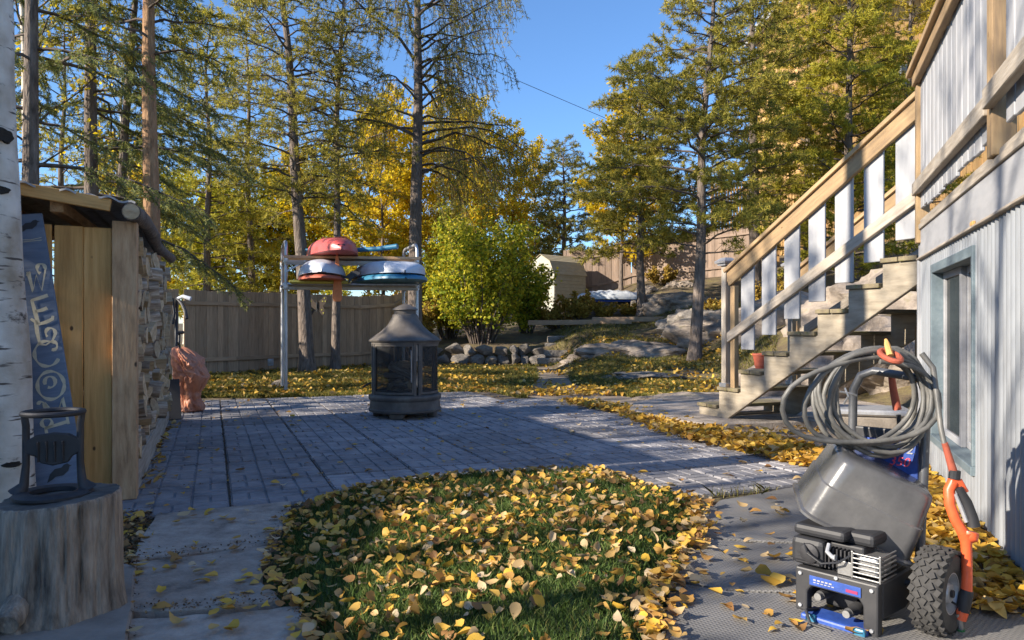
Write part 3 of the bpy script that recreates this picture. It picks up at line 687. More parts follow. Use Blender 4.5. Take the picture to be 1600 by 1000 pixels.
MB().tube(fine, fr, 24).build('trunk', M_['birch'], bt, smooth=True, origin=(bx.x, bx.y, 0))
BIRCH_TOP = pts[-1]
M_['scar'] = noisem('dark_bark_scar', [(.3, (.02, .016, .014)), (.7, (.10, .08, .06))], 20, rough=1, bump=1)
for px, py, w, h in ((33, 722, 26, 9), (8, 300, 40, 15), (14, 215, 30, 22)):
    k = min(range(len(fine)), key=lambda i: abs(H - (py - CY) / F * bx.y - fine[i].z)); c = fine[k]; r = fr[k]
    X = (px - 800) / F * bx.y; off = max(-.93, min(.93, (X - c.x) / r)); y = c.y - r * math.sqrt(1 - off * off); nrm = Vector((off, -math.sqrt(1 - off * off), 0))
    m = MB(); m.lathe([(0, .001), (.35, .003), (.7, .004), (.9, .006), (1.0, .002), (1.04, -.02)], 26); m.v = [(x * (1 + .35 * noise.noise((x * 2.5, y * 2.5, px))), y * (1 + .45 * noise.noise((x * 2.5, y * 2.5, px + 4))), z) for x, y, z in m.v]
    tng = Vector((0, 0, 1)).cross(nrm)
    Mx = frame((X, y, c.z + (H - (py - CY) / F * bx.y - c.z)), tng, z=nrm) @ Matrix.Diagonal((w / F * bx.y / 2, h / F * bx.y / 2, 1, 1))
    m.build('bark_scar', M_['scar'], bt, Mx, smooth=True)

# sign: long blue plank leaning to the left, letters painted one under the other
s_top = P(43, 334, 4.26); s_bot = P(97, 775, 4.12); s_bot.z = max(.02, s_bot.z)
sx = (s_top - s_bot).normalized(); swid = Vector((.926, .377, 0)); swid = (swid - sx * swid.dot(sx)).normalized()
sl = (s_top - s_bot).length
SM = frame(s_bot, swid, y=sx)                 # local x to the right, y up along the plank, z towards ... 
if (SM.to_3x3() @ Vector((0, 0, 1))).y > 0: SM = frame(s_bot, -swid, y=sx); flip = -1
else: flip = 1
zf = 1
sign = thing('welcome_sign', s_bot, 'tall blue wooden welcome sign leaning between birch trunk and woodshed', 'sign')
wb0, wb1 = .235, .125
link('sign_board', MB().prism([(-wb0 / 2 - .03, 0), (wb0 / 2, 0), (wb1 / 2 + .01, sl), (-wb1 / 2, sl)], -.022, 0).mesh('sign_board', M_['signblue'], bevel=.004), sign, SM)
def arc(cx, cy, r, a0, a1, n=14, ry=None): return [(cx + r * math.cos(math.radians(a0 + (a1 - a0) * k / n)), cy + (ry or r) * math.sin(math.radians(a0 + (a1 - a0) * k / n))) for k in range(n + 1)]
LET = {
 'W': [[(-.5, .15), (-.42, .3), (-.3, -.5), (-.05, .15), (.12, -.5), (.42, .35)] + arc(.22, .38, .2, 0, 250, 12)],
 'E': [[(-.38, .5), (-.3, 0), (-.22, -.5)], [(-.4, .48), (0, .55), (.35, .62)], [(-.3, .02), (0, .05), (.25, .12)], [(-.22, -.5), (.1, -.45), (.42, -.35), (.46, -.22)]],
 'L': [[(-.5, .55), (-.3, .4), (-.3, 0), (-.25, -.5), (0, -.55), (.3, -.4), (.45, -.15)] + arc(.25, -.1, .2, 0, 220, 10)],
 'C': [arc(.28, .28, .16, -120, 90, 8)[::1] + arc(0, 0, .5, 60, 330, 22)],
 'O': [arc(0, 0, .5, 0, 360, 26), arc(-.02, .12, .2, 200, -120, 12)],
 'M': [arc(-.42, .42, .1, 180, 0, 6) + [(-.3, .4), (-.25, -.1)] + arc(-.3, -.32, .18, 60, -280, 14), [(-.3, .45), (.05, -.1), (.35, .55), (.45, -.5)]],
 'e': [[(-.35, .45), (-.28, -.5)], [(-.38, .42), (.4, .55)], [(-.3, 0), (.2, .08)], [(-.28, -.5), (.4, -.4)]],
}
lt = thing('sign_lettering', s_bot, 'x', 'x'); bpy.data.objects.remove(lt)
def ribbon(strokes, w, z):
    m = MB()
    for st in strokes:
        p = [Vector((a, b, 0)) for a, b in st]
        vs = []
        for i in range(len(p)):
            t = (p[min(i + 1, len(p) - 1)] - p[max(i - 1, 0)]).normalized(); nn = Vector((-t.y, t.x, 0))
            ww = w * (.75 + .35 * math.sin(i * 1.1))
            vs += [p[i] + nn * ww + Vector((0, 0, z)), p[i] - nn * ww + Vector((0, 0, z))]
        m.add(vs, [(2 * i, 2 * i + 1, 2 * i + 3, 2 * i + 2) for i in range(len(p) - 1)])
    return m
ys_px = [(435, 'W'), (487, 'E'), (518, 'L'), (553, 'C'), (602, 'O'), (645, 'M'), (682, 'e')]
for py, ch in ys_px:
    t = (H - (py - CY) / F * 4.2 - s_bot.z) / (s_top.z - s_bot.z); y = t * sl
    wd = (wb0 * (1 - t) + wb1 * t) * .74
    m = ribbon([[(a * wd * .92 + .012, y + b * .145 if ch != 'O' else y + b * .16) for a, b in s] for s in LET[ch]], .0095, .0025)
    o = link('letter', m.mesh('letter', M_['cream'], recalc=False), sign, SM)
t = (H - (352 - CY) / F * 4.2 - s_bot.z) / (s_top.z - s_bot.z); y = t * sl
bird = [(-.05, .0), (-.02, .028), (.015, .03), (.03, .045), (.05, .05), (.062, .038), (.075, .034), (.06, .03), (.05, .005), (.02, -.02), (-.02, -.02), (-.04, -.035), (-.07, -.05)]
for yy, sc in ((y, .75), (.13, .9)):
    link('painted_bird', MB().prism([(a * sc - .0, yy + b * sc) for a, b in bird], .001, .004).mesh('painted_bird', M_['black']), sign, SM)
m = ribbon([[(-.06, y - .075), (0, y - .08), (.055, y - .07)], [(-.06, y - .09), (.055, y - .085)]], .002, .0025); link('painted_line', m.mesh('painted_line', M_['cream'], recalc=False), sign, SM)

# ------------------------------------------------------------------ chopping block and kindling splitter
cb = G(92, 948, .03); cb.z = .03
blk = thing('chopping_block', cb, 'weathered grey tree stump used as a chopping block', 'stump')
m = MB(); n = 180; vs = []
HB = .405; cracks = [(R.uniform(3.3, 6.2), R.uniform(.006, .016), R.uniform(.35, 1)) for _ in range(16)]
LV = [0, .02, .05, .09, .14, .2, .26, .32, .37, HB - .01, HB]
for zi, z in enumerate(LV):
    for k in range(n):
        a = 2 * math.pi * k / n
        r = .197 + .022 * math.exp(-z * 11) * (1 + .5 * math.sin(a * 5 + 1)) + .014 * noise.noise((math.cos(a) * 2, math.sin(a) * 2, z * 2)) + .006 * noise.noise((math.cos(a) * 9, math.sin(a) * 9, z * 1.5)) + .003 * noise.noise((math.cos(a) * 30, math.sin(a) * 30, z * 2))
        r += .04 * math.exp(-((a - 4.65) ** 2) * 14) * math.exp(-z * 16)
        for ca, wd_, dp in cracks: r -= .014 * dp * math.exp(-(((a - ca - .03 * math.sin(z * 9 + ca * 5)) / wd_) ** 2)) * (1 if z > (1 - dp) * .3 else .2)
        if zi == len(LV) - 1: r -= .007
        vs.append((r * math.cos(a), r * math.sin(a), z + (.012 * math.cos(a - .5) + .004 * noise.noise((a * 4, 0, 0)) if z > .3 else 0)))
fs = [(i * n + k, i * n + (k + 1) % n, (i + 1) * n + (k + 1) % n, (i + 1) * n + k) for i in range(len(LV) - 1) for k in range(n)]
m.add(vs, fs).build('trunk_body', M_['block'], blk, Matrix.Translation(cb), smooth=True)
MB().add([v for v in vs[-n:]] + [(0, 0, HB + .002)], [(k, (k + 1) % n, n) for k in range(n)]).build('cut_top', M_['blocktop'], blk, Matrix.Translation(cb))
sb = Vector((cb.x + .0, cb.y - .19, cb.z + .05))
MB().tube([sb + Vector((-.03, .06, .05)), sb + Vector((-.02, 0, .03)), sb + Vector((-.012, -.05, .0)), sb + Vector((-.008, -.075, -.01))], [.055, .045, .042, .036], 14).build('branch_stub', M_['block'], blk, smooth=True)
kc = Vector((cb.x - .02, cb.y + .0, cb.z + HB))
ks = thing('kindling_splitter', kc, 'black cast iron kindling splitter with top ring standing on the stump', 'splitter')
KS = .9
def KP(x, y, z): return kc + Vector((x, y, z))
def ringpts(r, z, n=36, ry=None): return [KP(r * math.cos(2 * math.pi * k / n), (ry or r) * math.sin(2 * math.pi * k / n), z) for k in range(n)]
MB().tube(ringpts(.096, .305), .010, 8, closed=True).build('hoop', M_['blackiron'], ks, smooth=True)
MB().lathe([(.075, .004), (.075, .02), (.095, .026), (.118, .022), (.13, .012), (.13, .003)], 40).build('base_ring', M_['blackiron'], ks, Matrix.Translation(kc), smooth=True)
for s in (-1, 1):
    dx = Vector((math.cos(.35), math.sin(.35), 0)) * s
    MB().tube([kc + dx * .112 + Vector((0, 0, .015)), kc + dx * .092 + Vector((0, 0, .05)), kc + dx * .086 + Vector((0, 0, .12)), kc + dx * .086 + Vector((0, 0, .26)), kc + dx * .092 + Vector((0, 0, .302))], [.034, .016, .0125, .0125, .012], 10).build('upright', M_['blackiron'], ks, smooth=True)
xa = Vector((math.cos(.35), math.sin(.35), 0))
wp = [(-.09, .16), (-.087, .205), (-.05, .226), (0, .232), (.05, .226), (.087, .205), (.09, .16), (.06, .142), (.05, .122), (.0, .112), (-.04, .124), (-.055, .148)]
link('wedge', MB().prism(wp, -.012, .012).mesh('wedge', M_['black'], bevel=.004), ks, frame(kc, xa, z=(0, 0, 1)) @ Matrix.Rotation(math.pi / 2, 4, 'X'))
for k in range(4):
    link('wedge_rib', MB().box((0, 0, 0), (.006, .012, .075)).mesh('wedge_rib', M_['blackiron'], bevel=.002), ks, frame(kc + xa * (-.045 + k * .026) + Vector((0, 0, .165)) - Vector((-xa.y, xa.x, 0)) * .015, xa, z=(.25, 0, 1)))
# corner of a low dark box by the stump
bp_ = G(-22, 985, .03)
tag(MB().box((0, 0, .055), (.2, .3, .02)).box((0, 0, .022), (.17, .26, .044)).build('low_box', M_['darkconcrete'], None, Matrix.Translation((bp_.x - .04, bp_.y + .05, .03)) @ Matrix.Rotation(.2, 4, 'Z'), bevel=.004), 'corner of a low dark box beside the chopping block', 'box')
# ------------------------------------------------------------------ fire house
fp = G(633, 650); fp.z = 0
fire = thing('outdoor_fireplace', fp, 'round bronze-black outdoor fireplace with screen windows and flared hood', 'fireplace')
FM = Matrix.Translation(fp)
def fl(name, prof, mat='firemetal', n=48, par=fire, **k): return MB().lathe(prof, n, **k).build(name, M_[mat], par, FM, smooth=True)
fl('base_ring', [(.30, .06), (.40, .062), (.425, .075), (.43, .10), (.415, .11), (.41, .20), (.425, .215), (.43, .245), (.425, .26), (.395, .275), (.36, .275), (.36, .10), (.0, .10)])
hood = fl('hood', [(.40, .885), (.425, .89), (.43, .905), (.41, .92), (.36, .955), (.28, 1.01), (.21, 1.08), (.165, 1.15), (.145, 1.205), (.135, 1.21), (.13, 1.20), (.2, 1.06), (.38, .93), (.40, .885)])
fl('chimney_neck', [(.11, 1.20), (.128, 1.205), (.128, 1.262), (.11, 1.262)], par=hood)
fl('chimney_cap', [(0, 1.335), (.02, 1.333), (.06, 1.318), (.12, 1.29), (.15, 1.268), (.15, 1.258), (.10, 1.262), (0, 1.262)], par=hood)
MB().tube([fp + Vector((.022 * math.cos(a), 0, 1.355 + .022 * math.sin(a))) for a in np.linspace(0, 2 * math.pi, 17)[:-1]], .005, 6, closed=True).build('lift_ring', M_['firemetal'], hood, smooth=True)
fl('top_ring', [(.36, .86), (.40, .86), (.40, .90), (.36, .90), (.36, .86)])
view = math.atan2(-fp.y, -fp.x); a0 = view + math.radians(20.7)
for k in range(4):
    a = a0 + k * math.pi / 2
    for da in (-.075, .075):
        c = fp + Vector((math.cos(a + da), math.sin(a + da), 0)) * .385
        board('post', c + Vector((0, 0, .26)), c + Vector((0, 0, .88)), .034, .03, M_['firemetal'], fire, up=(-math.sin(a), math.cos(a), 0), bevel=.003)
    p0, p1 = a + .12, a + math.pi / 2 - .12
    fr = MB(); 
    for z0, z1 in ((.285, .31), (.835, .86)): fr.lathe([(.372, z0), (.392, z0), (.392, z1), (.372, z1), (.372, z0)], 16, a0=p0, a1=p1)
    for b in (p0 + .02, p1 - .02): fr.lathe([(.372, .29), (.392, .29), (.392, .855), (.372, .855), (.372, .29)], 1, a0=b - .025, a1=b + .025)
    w_ = fr.build('screen_frame', M_['firemetal'], fire, FM)
    MB().lathe([(.381, .30), (.381, .845)], 16, a0=p0, a1=p1).build('screen', M_['screen'], w_, FM, smooth=True)
    la = a + math.pi / 4 + .15; c = fp + Vector((math.cos(la), math.sin(la), 0)) * .33
    lg_ = MB().prism([(-.10, .075), (.10, .075), (.075, .0), (-.075, .0)], -.04, .04)
    link('leg', lg_.mesh('leg', M_['firemetal'], bevel=.01), fire, frame(c, (-math.sin(la), math.cos(la), 0), z=(0, 0, 1)) @ Matrix.Rotation(math.pi / 2, 4, 'X'))
fl('grate', [(0, .27), (.36, .27), (.36, .29), (0, .29)], 'black')
h = Vector((math.cos(a0 - .2), math.sin(a0 - .2), 0)); MB().tube([fp + h * .40 + Vector((0, 0, .42)), fp + h * .43 + Vector((0, 0, .43)), fp + h * .43 + Vector((0, 0, .78)), fp + h * .40 + Vector((0, 0, .79))], .008, 6).build('door_handle', M_['steel'], fire)
for k in range(9):
    a = R.uniform(0, 6.28); r = R.uniform(0, .12); L = .36
    dx = Vector((math.cos(a * 2.3), math.sin(a * 2.3), R.uniform(-.2, .5))).normalized(); c = fp + Vector((r * math.cos(a), r * math.sin(a), .33 + .035 * k))
    o = link('burnt_log', logs[k % 18], None, frame(c - dx * L / 2, dx, z=(.1, .2, 1)))
    o.scale = o.scale * .8; tag(o, 'charred log inside the outdoor fireplace', 'log', 'logs inside the fireplace')
hk = MB().tube([fp + Vector((-.40, -.02, .40)), fp + Vector((-.46, -.02, .37)), fp + Vector((-.5, -.03, .34))], .01, 6).build('side_handle', M_['black'], fire)

# ------------------------------------------------------------------ kayak rack of galvanised pipes
rk = thing('boat_rack', P(548, 613, 12.2) * 1, 'tall galvanised pipe rack with two wooden shelves holding boats', 'rack')
XL, XR, SH = -3.67, -1.58, -.37; YF, YB = 11.95, 12.95
def post(name, pts, r=.028): return MB().tube(pts, r, 10).build(name, M_['galv'], rk, smooth=True, origin=pts[0])
def RKP(x, t, z, dy=0.0): return Vector((x + SH * t, YF + dy + (YB - YF) * t, z))
def hoop(x, dy, top):
    p = [RKP(x, 0, 0, dy), RKP(x, 0, 1.2, dy), RKP(x, 0, top - .14, dy)]
    p += [RKP(x, .14 - .14 * math.cos(a), top - .14 + .14 * math.sin(a), dy) for a in np.linspace(.3, math.pi / 2, 6)]
    p += [RKP(x, 1 - .14 + .14 * math.cos(a), top - .14 + .14 * math.sin(a), dy) for a in np.linspace(math.pi / 2, .3, 6)]
    return p + [RKP(x, 1, top - .14, dy), RKP(x, 1, 1.2, dy), RKP(x, 1, 0, dy)]
post('end_hoop', hoop(XL, 0, 2.46)); post('end_hoop', hoop(XR, .3, 2.44))
for x, dy in ((XL, 0), (XR, .3)):
    for z in (1.72, 2.16):
        post('cross_pipe', [RKP(x, -.05, z, dy), RKP(x, 1.05, z, dy)], .024)
        for t_ in (0, 1): MB().tube([RKP(x, t_, z - .04, dy), RKP(x, t_, z + .04, dy)], .042, 10).build('clamp', M_['galv'], rk)
for z, mt in ((2.19, 'post'), (1.75, 'galv')):
    for k in range(6):
        t_ = k / 5
        if mt == 'post': board('shelf_board', RKP(XL - .02, t_, z + .01), RKP(XR + .06, t_, z + .01, .3), .12, .045, M_['post'], rk, up=(0, 1, 0))
        else: post('shelf_pipe', [RKP(XL - .04, t_, z + .012), RKP(XR + .05, t_, z + .012, .3)], .026)
board('shelf_beam', (XL, YF - .03, 2.11), (XR + .04, YF + .27, 2.10), .075, .04, M_['greywood'], rk); board('shelf_beam', (XL, YF - .03, 1.69), (XR + .02, YF + .27, 1.69), .05, .04, M_['greywood'], rk)
board('brace', (XL, YF - .03, 1.95), (XL + .32, YF, 2.14), .03, .012, M_['galv'], rk)
for x, dy in ((XL, 0), (XR, .3)):
    for t_ in (0, 1): MB().lathe([(0, 0), (.055, 0), (.055, .03), (.035, .06), (.035, .1), (0, .1)], 12).build('foot', M_['galv'], rk, Matrix.Translation(RKP(x, t_, -.03, dy)))

def hull(name, ctr, L, wd, ht, yaw, mat, ridge=0.0, full=2.4, nose=1.8, parent=None, z0=0.0, roll=0):
    """upturned boat hull: cross section is half a superellipse, narrowing towards both ends"""
    m = MB(); ns, nc = 26, 20; vs = []
    for i in range(ns + 1):
        t = -1 + 2 * i / ns; s = (1 - abs(t) ** nose) ** .55 if abs(t) < 1 else 0.02
        s = max(s, .02); hz = ht * (.55 + .45 * s) * max(.25, s ** .3)
        for k in range(nc + 1):
            a = math.pi * k / nc; c, sn = math.cos(a), math.sin(a)
            x = wd / 2 * s * math.copysign(abs(c) ** (2 / full), c); z = hz * abs(sn) ** (2 / full)
            z += ridge * (math.sin(i * 1.9) > .2) * sn * .5
            vs.append((x, t * L / 2, z))
    q = nc + 1
    fs = [(i * q + k, i * q + k + 1, (i + 1) * q + k + 1, (i + 1) * q + k) for i in range(ns) for k in range(nc)] + [((i + 1) * q, i * q, i * q + nc, (i + 1) * q + nc) for i in range(ns)]
    m.add(vs, fs)
    return link(name, m.mesh(name, mat, smooth=True), parent, Matrix.Translation(Vector(ctr) + Vector((0, 0, z0))) @ Matrix.Rotation(yaw, 4, 'Z') @ Matrix.Rotation(roll, 4, 'Y'))
rc_ = Vector((-3.05, 12.45, 2.235))
t = thing('kayak', rc_, 'faded red kayak lying upside down on the top shelf of the rack', 'kayak'); hull('hull', rc_, 2.7, .82, .30, .35, M_['redplastic'], parent=t, full=2.6)
MB().tube([rc_ + Vector((.22, -.75, .02)), rc_ + Vector((.24, -.76, .25)), rc_ + Vector((.27, -.2, .325)), rc_ + Vector((.3, .5, .28))], .012, 6).build('strap', M_['terracotta'], t)
wc_ = Vector((-3.2, 12.4, 1.81))
t = thing('kayak', wc_, 'white ribbed dinghy with red rim upside down on the lower shelf', 'kayak')
hull('rim', wc_, 2.6, .84, .11, .25, M_['terracotta'], parent=t); hull('hull', wc_, 2.5, .78, .26, .25, M_['hullwhite'], .05, parent=t, z0=.085)
bc_ = Vector((-2.12, 12.55, 1.81))
t = thing('kayak', bc_, 'blue and white sit-on-top boat upside down on the lower shelf', 'kayak')
hull('lower_hull', bc_, 2.6, 1.12, .12, .38, M_['teal'], parent=t, full=3.2, nose=3); hull('hull', bc_, 2.5, 1.05, .24, .38, M_['hullwhite'], parent=t, z0=.095, full=3.4, nose=3)
for c_, w_, hh, yw in ((rc_, .82, .30, .35), (wc_, .8, .33, .25), (bc_, 1.1, .32, .38)):
    par = [o for o in bpy.data.objects if o.get('category') == 'kayak' and (WM[o.name].translation - c_).length < .01][0]
    dv = Vector((-math.sin(yw), math.cos(yw), 0)); sv = Vector((math.cos(yw), math.sin(yw), 0))
    for s_ in (-.22, .22): MB().tube([c_ + dv * q_ + sv * s_ * w_ + Vector((0, 0, hh * (.97 - .05 * q_ * q_))) for q_ in np.linspace(-.42, .42, 7)], .014, 6).build('keel_strake', M_['hullwhite'] if c_ is not rc_ else M_['redplastic'], par, smooth=True)
    hnd = c_ - dv * 1.26 + Vector((0, 0, .08)); MB().tube([hnd - sv * .06, hnd - sv * .05 - dv * .05, hnd + sv * .05 - dv * .05, hnd + sv * .06], .01, 6).build('carry_handle', M_['black'], par, smooth=True)
pd_ = P(522, 400, 11.8)
t = thing('orange_paddle', pd_, 'orange paddle blade hanging down in front of the lower shelf', 'paddle')
link('blade', MB().prism([(-.02, 0), (.02, 0), (.075, -.5), (.08, -.68), (.055, -.73), (-.045, -.73), (-.075, -.68), (-.06, -.45)], -.012, .012).mesh('blade', flat('orange_paddle', (.55, .17, .05), .5), bevel=.006), t, frame((pd_.x + .05, pd_.y, pd_.z), (1, .1, 0), z=(0, -1, 0)))
MB().tube([pd_ + Vector((.05, 0, 0)), pd_ + Vector((.06, .0, .24))], .016, 8).build('shaft', M_['terracotta'], t)
t = P(556, 391, 11.9)
o = MB().tube([P(478, 391, 12.4), P(535, 392, 12.2), P(590, 389, 12.1), P(621, 385, 12.0)], [.03, .035, .042, .045], 10).build('blue_tube', M_['teal'], None, smooth=True); tag(o, 'blue foam tube lying on the top shelf beside the red kayak', 'tube')
o = MB().box((0, 0, 0), (.95, .5, .05)).build('yellow_board', M_['yellowboard'], None, Matrix.Translation((-3.12, 12.02, 1.785)) @ Matrix.Rotation(.14, 4, 'Z'), bevel=.02); tag(o, 'olive yellow board under the white dinghy on the rack', 'board')
bl = P(551, 431, 11.75)
o = link('black_paddle', MB().prism([(-.17, -.03), (-.1, .0), (-.02, .07), (.08, .085), (.13, .06), (.12, .02), (.02, -.03), (-.04, -.1), (-.07, -.13), (-.06, -.05)], -.012, .012).mesh('black_paddle', M_['black'], bevel=.005), None, frame((bl.x, bl.y, bl.z), (1, .05, 0), z=(0, -1, .1))); tag(o, 'black paddle blade between the two boats on the lower shelf', 'paddle')
rs = MB()
def rockmesh(seed, rough=.25, sub=3, flatz=1.0):
    bm = bmesh.new(); bmesh.ops.create_icosphere(bm, subdivisions=sub, radius=1)
    for v in bm.verts:
        p = v.co.copy(); f = 1 + rough * noise.noise(p * 1.3 + Vector((seed, 0, 0))) + rough * .5 * noise.noise(p * 3 + Vector((seed, 5, 0))) + rough * .22 * noise.noise(p * 7 + Vector((seed, 9, 0)))
        f += rough * .45 * (abs(noise.noise(p * 2.2 + Vector((seed, 3, 1)))) - .25) + rough * .12 * noise.noise(p * 15 + Vector((seed, 2, 4))); v.co = p * f
        if v.co.z > .55: v.co.z = .55 + (v.co.z - .55) * flatz
    me = bpy.data.meshes.new('rock'); bm.to_mesh(me); bm.free()
    me.polygons.foreach_set('use_smooth', [True] * len(me.polygons)); me.set_sharp_from_angle(angle=math.radians(38)); return me
o = link('rock', rockmesh(4), None, Matrix.Translation(G(438, 603)) @ Matrix.Diagonal((.16, .14, .11, 1))); o.data.materials.append(M_['rock']); tag(o, 'small round stone at the left foot of the boat rack', 'stone')

# ------------------------------------------------------------------ fences
def fence(name, pts, h, w, mat, label, cat, gap=-.004, t=.02, jit=.01, ground=True, top_wave=.0):
    f = thing(name, (*pts[0], terrain(*pts[0])), label, cat)
    for (x0, y0), (x1, y1) in zip(pts[:-1], pts[1:]):
        a = Vector((x0, y0, 0)); b = Vector((x1, y1, 0)); L = (b - a).length; d = (b - a) / L; n = int(L / (w + gap)); nn = Vector((-d.y, d.x, 0))
        for k in range(n):
            p = a + d * (k + .5) * (w + gap); z = terrain(p.x, p.y)
            o = board('board', p + nn * (.012 if k % 2 else 0) + Vector((0, 0, z - .05)), p + nn * (.012 if k % 2 else 0) + Vector((0, 0, z - .05 + h)), w, t, M_[mat], f, up=d)
            o.matrix_basis = Matrix.Translation((0, 0, R.uniform(-jit, jit))) @ o.matrix_basis
        for zz in (.35, h - .35):
            m = 6
            for k in range(m):
                p = a + d * L * k / m; q = a + d * L * (k + 1) / m
                board('back_rail', p - nn * .04 + Vector((0, 0, terrain(p.x, p.y) + zz)), q - nn * .04 + Vector((0, 0, terrain(q.x, q.y) + zz)), .09, .04, M_[mat], f)
    return f
fence('back_fence', [(-9.6, 14.6), (-7.4, 16.6), (-2.7, 22.6)], 2.0, .14, 'fence', 'tall brown board fence behind the kayak rack and tree trunks', 'fence')
fence('hill_fence', [(2.2, 31.5), (5.05, 31), (9.6, 29)], 1.95, .14, 'fence2', 'sunlit tan board fence on the rise behind the pines', 'fence', top_wave=.1)
# butterfly ornament
bf = P(495, 478, 18.9)
t = thing('butterfly_ornament', bf, 'dark metal butterfly ornament hanging on the brown fence', 'ornament')
for s in (-1, 1):
    wg = [(0, .02), (s * .08, .14), (s * .2, .24), (s * .26, .22), (s * .24, .08), (s * .16, .0), (s * .2, -.1), (s * .19, -.22), (s * .13, -.24), (s * .05, -.12), (0, -.04)]
    w_ = link('wing', MB().prism(wg, -.006, .006).mesh('wing', M_['terracotta'] if False else flat('wing_metal', (.07, .05, .035), .6)), t, frame((bf.x, bf.y, bf.z), (1, 0, 0), z=(0, -1, 0)))
    for a, b in ((.2, .2), (.22, .12), (.15, .12), (.17, -.18), (.13, -.1)): link('spot', MB().box((s * a, b, .01), (.03, .03, .006)).mesh('spot', M_['yellowboard']), w_, frame((bf.x, bf.y, bf.z), (1, 0, 0), z=(0, -1, 0)))
MB().tube([bf + Vector((0, -.02, .12)), bf + Vector((0, -.02, -.15))], .015, 6).build('body', M_['black'], t)
vb = P(423, 566, 17.9)
tag(MB().box((0, 0, 0), (.13, .08, .17)).box((0, -.05, .02), (.08, .04, .08)).build('wall_tap_box', M_['white'], None, Matrix.Translation(vb), bevel=.01), 'small white outlet box low on the brown fence', 'outlet')
# ------------------------------------------------------------------ dry stone wall and garden steps
sw = thing('stone_wall', (-1, 20.8, 0), 'low dry stone retaining wall below the yellow green shrub', 'wall')
def boulder(seed):
    rnd = random.Random(seed); bm = bmesh.new()
    for k in range(16):
        v = Vector((rnd.gauss(0, 1), rnd.gauss(0, 1), rnd.gauss(0, 1))).normalized(); bm.verts.new((v.x * rnd.uniform(.85, 1.1), v.y, v.z * rnd.uniform(.85, 1.1)))
    bmesh.ops.convex_hull(bm, input=bm.verts); bmesh.ops.bevel(bm, geom=bm.edges[:], offset=.07, segments=1, affect='EDGES')
    me = bpy.data.meshes.new('stone'); bm.to_mesh(me); bm.free(); return me
stones = [boulder(20 + i) for i in range(9)]
for s_ in stones: s_.materials.append(M_['rockdark'])
for row in range(2):
    x = -3.1 + row * .15
    while x < .75:
        w = R.uniform(.28, .62); hgt = R.uniform(.16, .23)
        yy = 20.85 + .12 * row + .25 * max(0, -x - 1.5) + R.uniform(-.04, .04)
        link('stone', R.choice(stones), sw, Matrix.Translation((x + w / 2, yy, .13 + row * .27)) @ Matrix.Rotation(R.uniform(-.3, .3), 4, 'Y') @ Matrix.Rotation(R.choice((0, math.pi)) + R.uniform(-.3, .3), 4, 'Z') @ Matrix.Diagonal((w * .56, .2, hgt, 1)))
        x += w * .92
gs = thing('garden_steps', (1.2, 20.9, 0), 'three rough stone garden steps at the end of the dirt path', 'steps')
for k in range(4):
    x0 = .7 + .12 * k; w = 1.75 if k < 3 else 1.3
    o = MB().box((0, 0, 0), (w, .5, .2)).build('step', M_['rockdark'], gs, Matrix.Translation((x0 + w / 2, 20.75 + .42 * k, .10 + .2 * k)) @ Matrix.Rotation(R.uniform(-.04, .04), 4, 'Z'), bevel=.03, seg=2)
    bm = bmesh.new(); bm.from_mesh(o.data); bmesh.ops.subdivide_edges(bm, edges=bm.edges, cuts=3, use_grid_fill=True)
    for v in bm.verts: v.co += Vector((noise.noise(v.co * 4), noise.noise(v.co * 4 + Vector((7, 0, 0))), noise.noise(v.co * 4 + Vector((0, 7, 0))))) * .03
    bm.to_mesh(o.data); bm.free()
for k, (px, py, L) in enumerate(((905, 521, 3.2), (1010, 514, 3.4))):
    p = P(px, py, 23); z = terrain(p.x, p.y)
    tag(board('edging_timber', (p.x - L / 2, p.y, z + .07), (p.x + L / 2, p.y - .2, z + .10), .15, .14, M_['fence']), ('dark edging timber in front of the orange bushes', 'dark edging timber on the slope left of the pine trunk')[k], 'timber')
# ------------------------------------------------------------------ rock outcrops on the slope
def outcrop(px, py, d, sx, sy, sz, seed, label, mat='rock', sink=.35, rz=0):
    p = P(px, py, d); z = terrain(p.x, p.y)
    me = rockmesh(seed, .42, 5, .6); me.materials.append(M_[mat])
    o = link('rock_outcrop', me, None, Matrix.Translation((p.x, p.y, z - sz * sink)) @ Matrix.Rotation(rz, 4, 'Z') @ Matrix.Diagonal((sx, sy, sz, 1)))
    tag(o, label, 'rock'); return o
outcrop(1100, 612, 10.6, 1.25, .9, .30, 41, 'broad flat pale rock beside the lower end of the stairs')
outcrop(985, 555, 18.6, 1.55, .9, .48, 42, 'rounded grey rock slab right of the garden steps')
outcrop(1005, 588, 14.6, .75, .5, .14, 43, 'low blue-grey rock lying flush in the sunny grass', 'rockdark', .2)
outcrop(1060, 505, 24, 1.3, .9, .75, 44, 'grey boulder on the slope behind the pine trunk')
outcrop(1110, 520, 20.5, 1.3, .9, .8, 45, 'dark shaded rock face right of the pine trunk', 'rockdark')
outcrop(1150, 500, 19, 1.5, 1.0, .8, 46, 'pale rock ledge behind the bottom post of the stairs')
outcrop(950, 478, 26, 1.5, .9, .8, 47, 'lichen covered rock under the tarped boat')
outcrop(1015, 462, 27.5, .55, .5, .35, 48, 'small pale boulder near the hill fence')
outcrop(1060, 462, 27.5, .6, .5, .45, 49, 'pale round boulder below the hill fence')
outcrop(1215, 560, 12.3, 1.0, .8, .75, 50, 'pale rock seen between the lowest stair balusters')
outcrop(1330, 545, 11.2, 1.5, 1.0, 1.0, 51, 'big pale rock behind the middle of the stairs')
outcrop(1420, 505, 10.6, 1.3, 1.0, 1.0, 52, 'pale rock behind the upper stair treads')
outcrop(1260, 500, 17, 1.8, 1.2, 1.2, 53, 'lichen spotted rock bank above the stairs')
